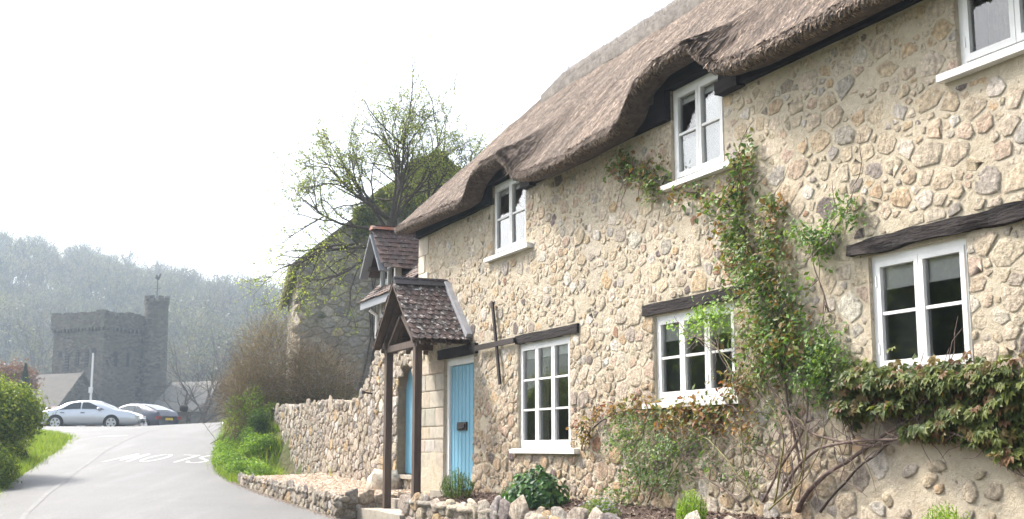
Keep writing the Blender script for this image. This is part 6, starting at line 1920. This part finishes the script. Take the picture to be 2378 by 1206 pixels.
M['car_glass'] = plain('car_glass', (0.02, 0.028, 0.03), 0.05, 0.0, 0.8); M['tyre'] = plain('tyre_rubber', (0.02, 0.02, 0.02), 0.8)
M['alloy'] = plain('alloy', (0.62, 0.62, 0.63), 0.3, 0.8); M['red_light'] = plain('red_lens', (0.22, 0.02, 0.015), 0.2); M['lamp_glass'] = plain('lamp_lens', (0.7, 0.7, 0.7), 0.1, 0.3)
M['plate'] = plain('yellow_plate', (0.65, 0.45, 0.05), 0.4)
SED = [(0, .74), (.06, .84), (.45, .90), (.75, .99), (1.2, 1.25), (1.7, 1.34), (2.2, 1.35), (2.6, 1.31), (3.0, 1.15), (3.42, .945), (4.0, .845), (4.38, .71), (4.55, .52)]
HAT = [(0, .80), (.05, 1.0), (.35, 1.10), (.9, 1.28), (1.6, 1.43), (2.2, 1.45), (2.7, 1.36), (3.2, 1.16), (3.65, .97), (4.1, .86), (4.35, .72), (4.45, .55)]
CARWIN = {'silver_saloon': [(.86, 1.86, .55, 0), (1.92, 2.98, 0, .75)], 'blue_hatchback': [(.75, 1.6, .7, 0), (1.66, 2.5, 0, 0), (2.55, 3.3, 0, .7)]}
CARHANDLE = {'silver_saloon': (1.05, 1.97), 'blue_hatchback': (1.0, 1.9)}
CARMIRROR = {'silver_saloon': 2.72, 'blue_hatchback': 2.95}
CARSCREEN = {'silver_saloon': ((2.66, 3.34), (.78, 1.40)), 'blue_hatchback': ((2.75, 3.55), (.25, 1.3))}
CARWHEEL = {'silver_saloon': (.76, 3.30), 'blue_hatchback': (.80, 3.50)}
for d_ in (CARWIN, CARHANDLE, CARMIRROR, CARSCREEN, CARWHEEL):
    d_['maroon_saloon'] = d_['silver_saloon']; d_['grey_saloon'] = d_['silver_saloon']
silver = plain('silver_paint', (0.60, 0.62, 0.65), 0.28, 0.55, 0.5, 0.6)
bluep = plain('slate_blue_paint', (0.028, 0.034, 0.055), 0.3, 0.2, 0.5, 0.3)
maroon = plain('maroon_paint', (0.16, 0.035, 0.03), 0.3, 0.1, 0.5, 0.6); greyp = plain('grey_paint', (0.30, 0.31, 0.32), 0.3, 0.4, 0.5, 0.6)
zc = lambda x, y: road_z(-20.0 if x == 0 else x, y) + 0.004
car('silver_saloon', 'silver four-door saloon car parked side-on in front of the church', (-22.0, 57.2, zc(0, 57)), R(4), silver, SED, length=4.55)
car('blue_hatchback', 'dark slate-blue hatchback car parked behind the silver saloon', (-17.35, 61.5, zc(0, 61.5)), R(180 - 28), bluep, HAT, True, 4.45)
car('maroon_saloon', 'maroon car half hidden by the hedge behind the silver saloon', (-21.6, 63.8, zc(0, 63)), R(180 + 6), maroon, SED, length=4.55)
car('grey_saloon', 'grey car beyond the crest of the lane beside the twiggy bush', (-16.6, 79.0, zc(0, 79) - .25), R(150), greyp, SED, length=4.55)

# ------------------------------------------------------------------ woodland on the hill
rs6 = random.Random(77)
protos = []
for k in range(6):
    mb = MB(); tips = []
    PH = {'seg': 3, 'bend': 0.10, 'grav': [0.08, 0.06, 0.04], 'kids': [8, 5, 0], 'ang': (0.25, 0.8), 'ratio': (0.38, 0.62), 'rmin': 0.035}
    h = rs6.uniform(6.5, 8.5)
    grow(mb, (0, 0, -0.5), (rs6.gauss(0, .06), rs6.gauss(0, .06), 1), h, .22, 0, 2, tips, PH, rs6)
    for q in range(3): grow(mb, (rs6.gauss(0, .15), rs6.gauss(0, .15), h * rs6.uniform(.25, .5)), (rs6.gauss(0, .5), rs6.gauss(0, .5), 1), h * .7, .12, 0, 2, tips, PH, rs6)
    V = np.array(mb.v); F_ = np.array([f + (f[-1],) * (4 - len(f)) if len(f) < 4 else f[:4] for f in mb.f])
    tpn = np.array([t[0] for t in tips]); tpn = tpn[rng.random(len(tpn)) < .55]
    LV, LF, LC = leaf_cloud(np.repeat(tpn, 2, 0) + rng.normal(size=(len(tpn) * 2, 3)) * .35, rng.normal(size=(len(tpn) * 2, 3)), rng.uniform(.2, .5, len(tpn) * 2), np.ones((len(tpn) * 2, 3)), .5)
    protos.append((V, F_, LV, LF))
print('wood proto faces', [len(p[1]) + len(p[3]) for p in protos])
tv, tf_, tc_, lv, lf_, lc = [], [], [], [], [], []
nt_, nl_ = 0, 0
cnt = 0
while cnt < 620:
    y = rs6.uniform(165, 350); x = y * rs6.uniform(-.47, -.10)
    if y < 200 and rs6.random() < .5: continue
    z = gz(x, y); p = protos[rs6.randrange(6)]; s_ = rs6.uniform(.75, 1.35); a = rs6.uniform(0, 6.283)
    Rm = np.array([[math.cos(a), -math.sin(a), 0], [math.sin(a), math.cos(a), 0], [0, 0, 1]]) * s_
    V = p[0] @ Rm.T + [x, y, z]; tv.append(V); tf_.append(p[1] + nt_); nt_ += len(V)
    tc_.append(np.tile(np.array((.085, .072, .058)) * rs6.uniform(.6, 1.2), (len(V), 1)))
    LV = p[2] @ Rm.T + [x, y, z]; lv.append(LV); lf_.append(p[3] + nl_); nl_ += len(LV)
    base = rs6.choice([(.15, .13, .095), (.12, .12, .075), (.16, .16, .085), (.13, .115, .095), (.11, .11, .08)])
    lc.append(np.tile(np.array(base) * rs6.uniform(.8, 1.2), (len(LV), 1))); cnt += 1
w1 = link('woodland', mesh_np('woodland', np.concatenate(tv), np.concatenate(tf_), np.concatenate(tc_)), None, M['twig'])
tag(w1, 'bare hazy woodland covering the hill behind the church', 'woodland', kind='stuff')
w2 = link('spring_growth', mesh_np('spring_growth', np.concatenate(lv), np.concatenate(lf_), np.concatenate(lc)), w1, M['leaf'], kind='stuff')

# ------------------------------------------------------------------ haze
hz = MB().box(-335, 335, -95, 515, -6, 98).mesh('haze')
hm = bpy.data.materials.new('haze'); hm.use_nodes = True
hn = hm.node_tree; hn.nodes.clear()
ho = hn.nodes.new('ShaderNodeOutputMaterial'); hv = hn.nodes.new('ShaderNodeVolumePrincipled')
hv.inputs['Color'].default_value = (0.68, 0.83, 0.98, 1)
hv.inputs['Density'].default_value = 0.0009
hv.inputs['Anisotropy'].default_value = 0.35
hn.links.new(hv.outputs[0], ho.inputs['Volume'])
haze = link('haze', hz, None, hm)
tag(haze, 'pale sunlit haze hanging in the valley air', 'haze', kind='stuff')

for o in bpy.data.objects:
    if '_base' in o.keys(): del o['_base']
